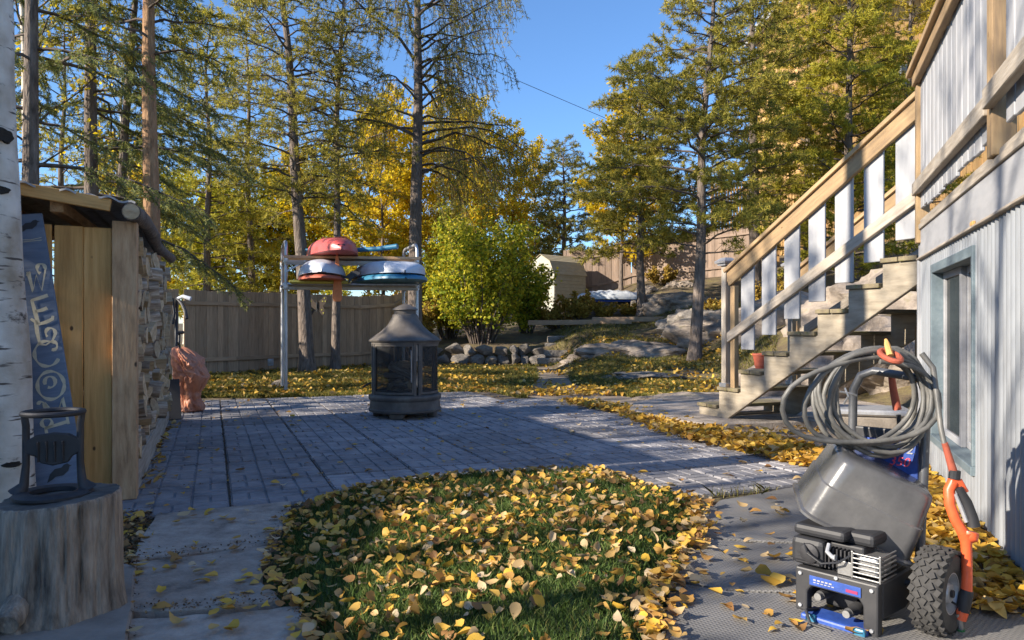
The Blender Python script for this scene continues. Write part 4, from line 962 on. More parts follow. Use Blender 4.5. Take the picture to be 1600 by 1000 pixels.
outcrop(1400, 480, 15, 2.0, 1.3, 1.3, 54, 'grassy rock bank visible under the top stair tread')
# clay pot stands on the terrain beside the rock
pz = P(1188, 540, 11.4); pz.z = terrain(pz.x, pz.y)
bpy.data.objects['flower_pot'].matrix_world = Matrix.Translation((pz.x, pz.y, pz.z + .57)) @ Matrix.Scale(.8, 4)
pst = MB().box((0, 0, .2), (.34, .3, .5)).build('pot_stand', M_['rockdark'], None, Matrix.Translation((pz.x, pz.y, pz.z)), bevel=.04); tag(pst, 'dark stone block carrying the red clay pot', 'block')
# ------------------------------------------------------------------ small cream garden shed
gp = P(866, 500, 29); gz = terrain(gp.x, gp.y)
g_ = thing('garden_shed', (gp.x, gp.y, gz), 'small cream barn-roofed metal shed behind the yellow shrub', 'shed')
ax = Vector((.75, .66, 0)).normalized(); bx_ = Vector((-.66, .75, 0)).normalized()     # ax along the clapboard side, bx_ along the front
GM = frame((gp.x, gp.y, gz), ax, z=(0, 0, 1))          # local x = ax, local y = z x ax = bx_
fr_ = [(0, 0), (0, 1.45), (.22, 1.95), (.75, 2.25), (1.28, 1.95), (1.5, 1.45), (1.5, 0)]
front = MB(); front.add([(0, y, z) for y, z in fr_] + [(.03, y, z) for y, z in fr_], [tuple(range(7)), tuple(range(13, 6, -1))] + [(k, (k + 1) % 7, 7 + (k + 1) % 7, 7 + k) for k in range(7)])
front.build('front_wall', M_['shedcream'], g_, GM)
dr = MB().box((-.012, .75, .85), (.02, .9, 1.6)).build('door', M_['shedcream'], g_, GM, bevel=.006); MB().box((-.03, .5, .9), (.02, .03, .14)).build('handle', M_['steel'], dr, GM)
LS = 1.8
for k in range(11):
    MB().add([(.03, -.0, .0 + k * .135), (LS, 0, k * .135), (LS, -.02, k * .135), (.03, -.02, k * .135), (.03, 0, k * .135 + .133), (LS, 0, k * .135 + .133), (LS, -.004, k * .135 + .133), (.03, -.004, k * .135 + .133)],
             [(0, 1, 2, 3), (3, 2, 6, 7), (7, 6, 5, 4), (0, 3, 7, 4), (1, 5, 6, 2), (0, 4, 5, 1)]).build('siding_board', M_['shedtan'], g_, GM)
for (y0, z0), (y1, z1), n in (((-.05, 1.44), (.2, 1.98), 4), ((.2, 1.98), (.75, 2.28), 4), ((.75, 2.28), (1.3, 1.98), 1), ((1.3, 1.98), (1.55, 1.44), 1)):
    for k in range(n):
        ya, za, yb, zb = y0 + (y1 - y0) * k / n, z0 + (z1 - z0) * k / n, y0 + (y1 - y0) * (k + 1) / n, z0 + (z1 - z0) * (k + 1) / n
        MB().add([(-.06, ya, za), (LS + .05, ya, za), (LS + .05, yb, zb - .012), (-.06, yb, zb - .012), (-.06, ya, za + .02), (LS + .05, ya, za + .02), (LS + .05, yb, zb + .012), (-.06, yb, zb + .012)],
                 [(0, 3, 2, 1), (4, 5, 6, 7), (0, 1, 5, 4), (1, 2, 6, 5), (2, 3, 7, 6), (3, 0, 4, 7)]).build('roof_panel', M_['shedtan'], g_, GM)
MB().box((LS, .75, .72), (.03, 1.46, 1.44)).build('back_wall', M_['shedtan'], g_, GM)
MB().box((LS / 2, 1.5, .72), (LS, .03, 1.44)).build('side_wall', M_['shedtan'], g_, GM)
# ------------------------------------------------------------------ boat under a silver tarp on the rocks
tb = P(956, 461, 25.5)
t = thing('tarped_boat', (tb.x, tb.y, tb.z - .2), 'upturned boat under a silver tarp resting on the rocks', 'boat')
hull('hull', (tb.x, tb.y, tb.z - .16), 2.5, .95, .32, math.pi / 2 + .12, M_['silver'], .05, parent=t); hull('lower_hull', (tb.x, tb.y, tb.z - .24), 2.4, .85, .1, math.pi / 2 + .12, M_['blue'], parent=t)
for s in (-.7, .7): MB().box((tb.x + s, tb.y, tb.z - .5), (.2, .7, .6)).build('cradle', M_['rockdark'], t, bevel=.03)
# ------------------------------------------------------------------ cedar house and slat fence on the hill
ch = thing('cedar_house', (13, 34, terrain(13, 34)), 'tall cedar board house on the hill behind the pines', 'house')
hx0, hx1, hy = 13.3, 26.0, 34.0; hz0, hz1 = 3.0, 16.35
M_['boardgroove'] = M_['cedarwall']
nb = int((hx1 - hx0) / .24)
for k in range(nb):
    board('wall_board', (hx0 + .12 + k * .24, hy - (.012 if k % 2 else 0), hz0), (hx0 + .12 + k * .24, hy - (.012 if k % 2 else 0), hz1), .232, .025, M_['cedarwall'], ch, up=(1, 0, 0))
MB().box(((hx0 + hx1) / 2, hy + 3, (hz0 + hz1) / 2), (hx1 - hx0, 5.9, hz1 - hz0)).build('body', M_['cedarwall'], ch)
rf = MB().box(((hx0 + hx1) / 2, hy + 2.6, hz1 + .14), (hx1 - hx0 + 1.2, 7.2, .2)).build('roof', M_['white'], ch)
MB().box(((hx0 + hx1) / 2, hy + 2.6, hz1 + .35), (hx1 - hx0 + 1.3, 7.3, .2)).build('shingles', M_['roofing'], rf)
for x, z in ((14.5, 8.5), (18.5, 12.5)):
    w_ = MB().box((x, hy - .04, z), (1.3, .06, 1.5)).build('window', M_['white'], ch); MB().box((x, hy - .075, z), (1.1, .02, 1.3)).build('pane', M_['glass'], w_)
sf = thing('slat_fence', (8.4, 30.5, terrain(8.4, 30.5)), 'golden cedar slat screen above the hill fence behind the pines', 'fence')
for k in range(44):
    x = 8.3 + k * .125; z = 3.9 + .06 * k * .125
    board('slat', (x, 30.4, z), (x, 30.4, z + 3.1), .08, .02, M_['cedarwall'], sf, up=(1, 0, 0))
for z in (4.2, 5.5, 6.7): board('rail', (8.2, 30.44, z), (13.9, 30.44, z + .3), .09, .04, M_['cedarwall'], sf)
for k in range(5): board('post', (8.3 + k * 1.35, 30.5, 2.0), (8.3 + k * 1.35, 30.5, 7.1), .12, .12, M_['cedarwall'], sf, up=(1, 0, 0))
# ------------------------------------------------------------------ power lines far behind
for k, (a, b) in enumerate((((790, 118), (1010, 212)), ((760, 205), (960, 282)), ((760, 255), (960, 312)), ((760, 272), (960, 322)))):
    A = P(*a, 45); B = P(*b, 52); pts = []
    A2 = A + (A - B) * 2.5; B2 = B + (B - A) * 2.5
    for i in range(17):
        s = i / 16; pts.append(A2.lerp(B2, s) - Vector((0, 0, 1.2 * (4 * s * (1 - s) - 1) * .3)))
    tag(MB().tube(pts, .018, 5).build('power_line', M_['wirem']), ('topmost power line crossing the blue sky', 'second power line from the top in the sky gap', 'third power line just above the yellow aspens', 'lowest power line just above the yellow aspens')[k], 'cable')
# ------------------------------------------------------------------ unseen gabled building added left of the view to shade the lawn
ga = thing('shade_building', (-6.5, 0, 0), 'unseen low grey building added left of the view as a shade caster', 'shade_building')
MB().box((-6.9, -1.6, 1.15), (3.4, 8.2, 2.3)).build('wall', M_['greywood'], ga)
MB().prism([(-1.95, 2.3), (1.95, 2.3), (0, 3.05)], -4.3, 4.3, frame((-6.9, -1.6, 0), (1, 0, 0), z=(0, -1, 0))).build('roof', M_['roofing'], ga)
dd = MB().box((-5.18, -1.6, 1.1), (.06, 2.6, 2.2)).build('door', M_['white'], ga, bevel=.01)
# ------------------------------------------------------------------ pressure washer
PO = Vector((1.045, 2.69, .0)); PA = Vector((.67, -.745, 0)).normalized(); PBk = Vector((.745, .67, 0)).normalized()
def WQ(a, b, z): return PO + PA * a + PBk * b + Vector((0, 0, z))
PMx = frame(PO, PA, y=PBk)
pw = thing('pressure_washer', PO, 'black and blue wheeled pressure washer with knobbly tyre', 'pressure washer')
def pbox(name, a0, a1, b0, b1, z0, z1, mat, par=pw, bevel=.008):
    me = MB().box(((a1 - a0) / 2, (b1 - b0) / 2, (z1 - z0) / 2), (a1 - a0, b1 - b0, z1 - z0)).mesh(name, M_[mat], bevel=bevel, seg=2)
    return link(name, me, par, PMx @ Matrix.Translation((a0, b0, z0)))
# front frame: arch-shaped plate
AW = .29
arch = [(0, .03), (.045, .03), (.045, .105), (.06, .125), (.225, .125), (.24, .105), (.24, .0), (AW, .0), (AW, .185), (0, .185)]
M_['frameblk'] = noisem('dusty_black_frame', [(.3, (.025, .026, .03)), (.6, (.045, .045, .048)), (.8, (.085, .082, .078))], 5, rough=.5, bump=.12)
link('front_plate', MB().prism(arch, -.02, .02).mesh('front_plate', M_['frameblk'], bevel=.006, seg=2), pw, PMx @ Matrix.Rotation(math.pi / 2, 4, 'X'))
side = [(0.021, .06), (.22, .05), (.34, .10), (.34, .185), (.021, .185)]
for a in (.0, AW - .03):
    link('side_plate', MB().prism(side, 0, .03).mesh('side_plate', M_['frameblk'], bevel=.006), pw, PMx @ Matrix.Translation((a, 0, 0)) @ Matrix(((0, 0, 1, 0), (1, 0, 0, 0), (0, 1, 0, 0), (0, 0, 0, 1))))
pbox('engine_deck', .03, AW - .03, .02, .34, .165, .183, 'frameblk')
st_ = pbox('blue_label', .055, .235, -.0245, -.0205, .132, .165, 'blue', bevel=.0005)
for k in range(5): pbox('label_text', .070 + k * .014, .080 + k * .014, -.0262, -.0246, .150, .155, 'white', st_, 0)
for k in range(6): pbox('label_text', .070 + k * .013, .079 + k * .013, -.0262, -.0246, .142, .145, 'white', st_, 0)
M_['tapered'] = flat('red_print', (.30, .03, .10), .5)
pbox('label_text', .185, .225, -.0262, -.0246, .140, .150, 'tapered', st_, 0)
pbox('blue_foot', .03, .26, -.045, .06, .003, .03, 'blue'); pbox('blue_foot_bracket', .055, .09, -.05, -.045, .0, .036, 'teal')
pbox('blue_foot_bracket', .22, .26, -.05, -.045, .0, .036, 'teal')
pbox('pump_body', .055, .235, .10, .24, .03, .12, 'black')
for a, z in ((.085, .095), (.185, .062)):
    c = WQ(a, .1, z); o_ = MB().tube([c, c - PBk * .06, c - PBk * .065, c - PBk * .105], [.021, .021, .017, .017], 14).build('hose_outlet', M_['frameblk'], pw, smooth=True)
    MB().tube([c - PBk * .103, c - PBk * .125], [.013, .013], 12).build('outlet_tip', M_['steel'], o_, smooth=True)
# engine block with fins, air box, muffler guard
pbox('air_box', -.025, .10, -.01, .18, .19, .29, 'black', bevel=.02); pbox('air_filter_cover', -.02, .17, .0, .24, .295, .335, 'black', bevel=.015); pbox('engine_top', .08, .25, .05, .32, .285, .33, 'black', bevel=.015)
eng = pbox('engine_block', .10, .22, .04, .3, .185, .285, 'black')
for k in range(7): pbox('cooling_fin', .095 + k * .014, .101 + k * .014, .005, .05, .195, .27, 'blackiron', eng, .001)
MB().tube([WQ(.115, .0, .285), WQ(.118, -.02, .262), WQ(.135, -.02, .248), WQ(.148, -.02, .248)], [.007, .008, .008, .012], 8).build('choke_lever', M_['rim'], pw, smooth=True)
mg = pbox('muffler', .205, .275, .02, .14, .195, .262, 'steel', bevel=.01)
for k in range(6): pbox('guard_bar', .195, .288, .0, .006, .188 + k * .016, .1925 + k * .016, 'steel', mg, .001)
for a in (.192, .285): pbox('guard_bar', a, a + .006, -.001, .007, .186, .278, 'steel', mg, .001)
for k in range(6): pbox('guard_bar', .284, .290, .007, .14, .188 + k * .016, .1925 + k * .016, 'steel', mg, .001)
pbox('guard_plate', .145, .192, .0, .005, .188, .235, 'steel', mg, .001)
for a, z in ((.02, .165), (.02, .05), (AW - .02, .165), (AW - .02, .03), (.15, .178)):
    c = WQ(a, -.02, z); MB().tube([c, c - PBk * .006], .007, 6).build('bolt', M_['rim'], pw)
cbl = [WQ(.03, -.012, .27), WQ(.06, -.05, .25), WQ(.11, -.05, .225), WQ(.16, -.03, .235), WQ(.19, .0, .26)]
MB().tube(cbl, .004, 6).build('spark_lead', M_['black'], pw, smooth=True)
c = WQ(.05, -.012, .24); MB().lathe([(0, .012), (.018, .012), (.034, .006), (.036, 0)], 20).build('filter_knob', M_['blackiron'], pw, frame(c, PA, z=-PBk), smooth=True)
for k in range(4): pbox('vent_slot', .0, .085, -.0125, -.0095, .202 + k * .011, .206 + k * .011, 'blackiron', bevel=0)
MB().tube([WQ(.06, .03, .03), WQ(.06, -.06, .05), WQ(.09, -.09, .02), WQ(.16, -.08, .012)], .006, 8).build('drain_hose', M_['black'], pw, smooth=True)
# wheels
def wheel(a, b, r, w):
    c = WQ(a, b, r); Mw = frame(c, PBk, z=PA)     # lathe axis z -> PA
    prof = [(r * .45, -w * .40), (r * .62, -w * .5), (r * .85, -w * .5), (r * .96, -w * .36), (r, -w * .18), (r, w * .18), (r * .96, w * .36), (r * .85, w * .5), (r * .62, w * .5), (r * .45, w * .40)]
    ty = MB().lathe(prof, 48).build('tyre', M_['rubber'], pw, Mw, smooth=True)
    kn = MB()
    for k in range(26):
        for j in range(5):
            a_ = 2 * math.pi * (k + .5 * (j % 2)) / 26; t = (-2 + j) * w * .2; rr = r * (1.0 if abs(j - 2) < 2 else .955)
            kn.box((0, 0, 0), (r * .15, .012, w * .16), Matrix.Rotation(a_, 4, 'Z') @ Matrix.Translation((0, 0, t)) @ Matrix.Rotation(math.pi / 2, 4, 'Z') @ Matrix.Translation((0, -rr, 0)) @ Matrix.Rotation(.5 * (-1) ** j, 4, 'Y'))
    o = kn.build('tread_lugs', M_['rubber'], ty, Mw); o['kind'] = 'stuff'
    rm = MB().lathe([(.0, w * .30), (.012, w * .38), (.03, w * .38), (.035, w * .2), (r * .3, w * .12), (r * .40, w * .18), (r * .46, w * .42), (r * .50, w * .42), (r * .5, -w * .4), (0, -w * .4)], 32).build('rim', M_['rim'], pw, Mw, smooth=True)
    MB().tube([c + PA * w * .3, c + PA * w * .47], .013, 10).build('axle_nut', M_['black'], rm)
    MB().tube([c + PA * w * .25 + Vector((0, 0, -r * .2)) + PBk * r * .12, c + PA * w * .5 + Vector((0, 0, -r * .36)) + PBk * r * .3], .004, 6).build('valve', M_['black'], rm)
wheel(.40, .21, .145, .10); wheel(.05, .27, .13, .06)
MB().tube([WQ(.05, .24, .14), WQ(.42, .21, .145)], .012, 8).build('axle', M_['blackiron'], pw)
hp = [WQ(AW, .34, .10), WQ(AW, .40, .55), WQ(AW, .42, .80), WQ(AW - .025, .42, .86), WQ(.1, .42, .88), WQ(.05, .42, .86), WQ(.02, .42, .80), WQ(.02, .41, .55), WQ(.02, .34, .10)]
M_['handle'] = flat('grey_handle_tube', (.12, .125, .135), .4, .3)
MB().tube(hp, .0165, 12).build('handle', M_['handle'], pw, smooth=True)
pbox('handle_panel', .03, AW - .02, .405, .42, .50, .66, 'frameblk'); 
lb = pbox('blue_panel', .05, AW - .02, .39, .404, .48, .62, 'blue', bevel=.001)
def text(body, size, M, mat, par, ext=.001, name='lettering', shear=0):
    cu = bpy.data.curves.new(name, 'FONT'); cu.body = body; cu.size = size; cu.extrude = ext; cu.align_x = 'CENTER'; cu.shear = shear; cu.resolution_u = 3
    tmp = bpy.data.objects.new('tmp', cu); COL.objects.link(tmp); dg = bpy.context.evaluated_depsgraph_get()
    me = bpy.data.meshes.new_from_object(tmp.evaluated_get(dg)); bpy.data.objects.remove(tmp); bpy.data.curves.remove(cu)
    me.materials.clear(); me.materials.append(mat); return link(name, me, par, M)
Mt = frame(WQ(.0, .388, 0), PA, z=-PBk)
text('12.', .05, frame(WQ(.235, .388, .575), PA, z=-PBk), M_['white'], lb, shear=.25); text('350', .05, frame(WQ(.205, .388, .525), PA, z=-PBk), flat('red_letter', (.75, .08, .12), .5), lb, shear=.25)
# coiled hose hung on the handle
cc = Vector((1.30, 2.72, .785))
hz_ = thing('hose_coil', cc, 'coiled grey pressure hose tied to the washer handle', 'hose')
loops = [(.285, .155, -.035, -.005, .12), (.235, .165, -.0, .0, .35), (.185, .19, .055, .0, -.1), (.17, .18, .06, .01, .15), (.205, .19, .07, -.01, -.35), (.18, .17, .03, .01, -.6), (.21, .18, .055, .0, -.2), (.165, .19, .09, .0, -.5), (.195, .175, .04, -.02, .05)]
path = []
for i, (rx, rz, ox, oz, tl) in enumerate(loops):
    n = 26; nx_ = loops[min(i + 1, len(loops) - 1)]
    for k in range(n):
        a = math.pi / 2 - .3 - 2 * math.pi * (k / n); s = sst(.72, 1.0, k / n)
        RX, RZ, OX, OZ, TL = [p * (1 - s) + q * s for p, q in zip((rx, rz, ox, oz, tl), nx_)]
        x = RX * math.cos(a); z = RZ * math.sin(a); x2 = x * math.cos(TL * .5) - z * math.sin(TL * .5); z2 = x * math.sin(TL * .5) + z * math.cos(TL * .5)
        path.append(cc + Vector((OX + x2, -.05 + .016 * (i + s) + .02 * math.sin(a * 2 + i * .4), OZ + z2 + .010 * math.sin(a * 3 + i * .7))))
sm_ = []
for i in range(len(path) - 1):
    sm_.append(path[i]); sm_.append((path[i] + path[i + 1]) / 2)
MB().tube(sm_, .0093, 10).build('hose', M_['hose'], hz_, smooth=True)
tp = P(1391, 556, 2.62)
MB().tube([tp + Vector((.028 * math.cos(a), .05 * math.sin(a), .018 * math.sin(a))) for a in np.linspace(0, 2 * math.pi, 20)[:-1]], .010, 8, closed=True).build('red_tie', M_['terracotta'], hz_, smooth=True)
MB().tube([tp + Vector((0, 0, .0)), P(1386, 538, 2.65), P(1384, 530, 2.66)], [.012, .010, .005], 8).build('tie_end', M_['cedar'], hz_, smooth=True)
for p_, q_ in (((1320, 606), (1318, 632)), ((1312, 612), (1338, 618))):
    a = P(*p_, 2.6); b = P(*q_, 2.6); MB().tube([a, (a + b) / 2 + Vector((.01, -.01, 0)), b], .004, 6).build('wire_tie', M_['steel'], hz_)
# upturned black bin tilted over the engine
bc = Vector((1.378, 2.745, .54)); tilt = math.radians(25)
bn = thing('black_bin', bc, 'grey-black plastic tub upside down and tilted over the washer engine', 'tub')
BM_ = Matrix.Translation(bc) @ Matrix.Rotation(math.radians(-12), 4, 'Z') @ Matrix.Rotation(tilt, 4, 'Y') @ Matrix.Rotation(math.radians(8), 4, 'X') @ Matrix.Scale(.9, 4)
def rrect(w, d, r, n=6):
    out = []
    for cx, cy, a in ((w / 2 - r, d / 2 - r, 0), (-w / 2 + r, d / 2 - r, 90), (-w / 2 + r, -d / 2 + r, 180), (w / 2 - r, -d / 2 + r, 270)):
        out += [(cx + r * math.cos(math.radians(a + 90 * k / n)), cy + r * math.sin(math.radians(a + 90 * k / n))) for k in range(n + 1)]
    return out
rows = [(.345, .30, .06, -.0), (.375, .33, .065, -.012), (.385, .34, .065, -.03), (.405, .36, .06, -.135), (.418, .372, .06, -.14), (.438, .392, .06, -.272), (.462, .416, .06, -.278), (.462, .416, .06, -.288), (.435, .39, .06, -.284), (.40, .35, .06, -.14), (.365, .32, .06, -.02)]
bmh = MB(); ring = [rrect(w, d, r) for w, d, r, z in rows]; n = len(ring[0])
bmh.add([(x, y, rows[i][3]) for i in range(len(rows)) for x, y in ring[i]], [(i * n + k, i * n + (k + 1) % n, (i + 1) * n + (k + 1) % n, (i + 1) * n + k) for i in range(len(rows) - 1) for k in range(n)] + [tuple(range(n)), tuple((len(rows) - 1) * n + k for k in range(n))])
M_['tub'] = noisem('scuffed_grey_tub', [(.3, (.085, .086, .09)), (.6, (.125, .125, .128)), (.8, (.19, .185, .18))], 6, rough=.24, bump=.08, bscale=30, spec=.6)
bmh.build('shell', M_['tub'], bn, BM_, smooth=True)
# spray gun with orange handle, standing on its nozzle
gun = thing('spray_gun', G(1501, 985), 'orange and black spray gun standing on its nozzle beside the tyre', 'spray gun')
def gpp(x, y, d=2.5): return P(x, y, d)
gd = 2.52
MB().tube([P(1495, 958, gd), P(1498, 966, gd), P(1501, 985, gd)], [.013, .012, .010], 10).build('nozzle', M_['steel'], gun, smooth=True)
MB().tube([P(1501, 983, gd), P(1502, 992, gd)], [.0125, .0125], 10).build('nozzle_tip', flat('green_tip', (.02, .16, .05), .4), gun)
MB().tube([P(1505, 950, gd), P(1500, 968, gd)], [.021, .019], 12).build('nozzle_collar', M_['orange'], gun, smooth=True)
MB().tube([P(1511, 922, gd), P(1509, 930, gd), P(1504, 955, gd)], [.020, .0225, .021], 14).build('fore_grip', M_['black'], gun, smooth=True)
MB().tube([P(1508, 832, gd + .02), P(1510, 850, gd + .02), P(1511, 900, gd), P(1510, 925, gd)], [.026, .0175, .0165, .018], 14).build('barrel', M_['orange'], gun, smooth=True)
MB().tube([P(1516, 830, gd + .02), P(1514, 838, gd + .02), P(1508, 842, gd + .02)], [.027, .03, .02], 14).build('body', M_['orange'], gun, smooth=True)
MB().tube([P(1490, 752, gd + .05), P(1483, 766, gd + .05), P(1484, 788, gd + .04), P(1493, 812, gd + .03), P(1508, 838, gd + .02)], [.019, .019, .018, .018, .02], 12).build('guard', M_['orange'], gun, smooth=True)
MB().tube([P(1484, 752, gd + .05), P(1497, 754, gd + .05), P(1507, 770, gd + .04)], [.016, .018, .015], 12).build('rear_body', M_['orange'], gun, smooth=True)
MB().tube([P(1498, 762, gd + .03), P(1510, 785, gd + .03), P(1519, 808, gd + .02), P(1521, 822, gd + .02)], [.012, .018, .018, .022], 12).build('hand_grip', M_['black'], gun, smooth=True)
MB().tube([P(1493, 772, gd + .03), P(1502, 795, gd + .03), P(1510, 816, gd + .02)], [.006, .008, .007], 8).build('trigger', M_['rim'], gun, smooth=True)
MB().tube([P(1492, 735, gd + .05), P(1491, 748, gd + .05)], [.019, .019], 12).build('collar', M_['black'], gun)
MB().tube([P(1476, 692, gd + .06), P(1482, 712, gd + .06), P(1491, 742, gd + .05)], [.0105, .012, .0145], 12).build('hose_sleeve', M_['terracotta'], gun, smooth=True)
MB().tube([P(1476, 696, gd + .06), P(1470, 668, gd + .08), P(1464, 620, gd + .12), P(1458, 575, gd + .16), P(1440, 552, gd + .18)], [.0085, .009, .0095, .010, .0105], 10).build('feed_hose', M_['hose'], gun, smooth=True)
# second lance behind the coil
o = MB().tube([P(1392, 580, 2.9), P(1396, 610, 2.9), P(1402, 640, 2.9)], [.012, .014, .016], 10).build('red_lance', M_['terracotta'], None, smooth=True, origin=P(1392, 580, 2.9))
la = thing('spray_lance', WQ(.2, .47, .5), 'red and black lance standing behind the hose coil', 'lance'); place(o, WM[o.name], la); o.name = 'sleeve'
MB().tube([P(1404, 648, 2.9), P(1408, 700, 2.9), P(1415, 780, 2.9), Vector((1.56, 2.9, .0))], .009, 8).build('tube', M_['black'], la, smooth=True)
# black hard case under the stairs, white bucket on the slope
cs = P(1400, 690, 5.9)
t = thing('storage_case', (cs.x, cs.y, 0), 'grey lidded storage case under the stairs behind the hose coil', 'case')
MB().box((0, 0, .17), (.62, .42, .34)).build('body', M_['darkconcrete'], t, Matrix.Translation((cs.x - .15, cs.y + .2, 0)) @ Matrix.Rotation(-.3, 4, 'Z'), bevel=.02); MB().box((0, 0, .365), (.66, .46, .05)).build('lid', M_['rim'], t, Matrix.Translation((cs.x - .15, cs.y + .2, 0)) @ Matrix.Rotation(-.3, 4, 'Z'), bevel=.015)
# ------------------------------------------------------------------ trees
def prisms(p0, p1, r0, r1):
    """three-sided twigs, vectorised"""
    d = p1 - p0; L = np.linalg.norm(d, axis=1, keepdims=True) + 1e-9; d = d / L
    ref = np.where(np.abs(d[:, 2:3]) < .9, np.array([[0, 0, 1.]]), np.array([[1., 0, 0]]))
    a = np.cross(d, ref); a /= np.linalg.norm(a, axis=1, keepdims=True) + 1e-9; b = np.cross(d, a)
    vs = []
    for c, r in ((p0, r0), (p1, r1)):
        for k in range(3):
            q = 2 * math.pi * k / 3; vs.append(c + (a * math.cos(q) + b * math.sin(q)) * np.asarray(r).reshape(-1, 1))
    V_ = np.stack(vs, 1).reshape(-1, 3); n = len(p0); base = (np.arange(n) * 6)[:, None, None]
    f = np.array([[0, 1, 4, 3], [1, 2, 5, 4], [2, 0, 3, 5]])[None] + base
    return V_, f.reshape(-1, 4)
def needles(pos, dirs, m, ln, w, spread, rng, droop=0.0):
    n = len(pos); P_ = np.repeat(pos, m, 0); D = np.repeat(dirs, m, 0)
    rd = rng.normal(size=(n * m, 3)); rd /= np.linalg.norm(rd, axis=1, keepdims=True)
    D = D * (1 - spread) + rd * spread; D[:, 2] -= droop; D /= np.linalg.norm(D, axis=1, keepdims=True)
    sd = np.cross(D, rng.normal(size=(n * m, 3))); sd /= np.linalg.norm(sd, axis=1, keepdims=True) + 1e-9
    l = ln * rng.uniform(.7, 1.2, (n * m, 1))
    P_ = P_ + rd * .012
    V_ = np.stack([P_ - sd * w, P_ + sd * w, P_ + D * l + sd * w * .3, P_ + D * l - sd * w * .3], 1).reshape(-1, 3)
    # one island per tuft: all needles of a tuft keep their own faces, so colour varies needle by needle
    return V_, np.arange(n * m * 4).reshape(-1, 4)
def leaves(pos, size, rng, up=.3):
    n = len(pos); nm = rng.normal(size=(n, 3)); nm[:, 2] += up; nm /= np.linalg.norm(nm, axis=1, keepdims=True)
    a = np.cross(nm, rng.normal(size=(n, 3))); a /= np.linalg.norm(a, axis=1, keepdims=True) + 1e-9; b = np.cross(nm, a)
    s = size * rng.uniform(.6, 1.25, (n, 1))
    V_ = np.stack([pos - a * s * .5, pos + b * s * .42, pos + a * s * .55, pos - b * s * .42], 1).reshape(-1, 3)
    return V_, np.arange(n * 4).reshape(-1, 4)

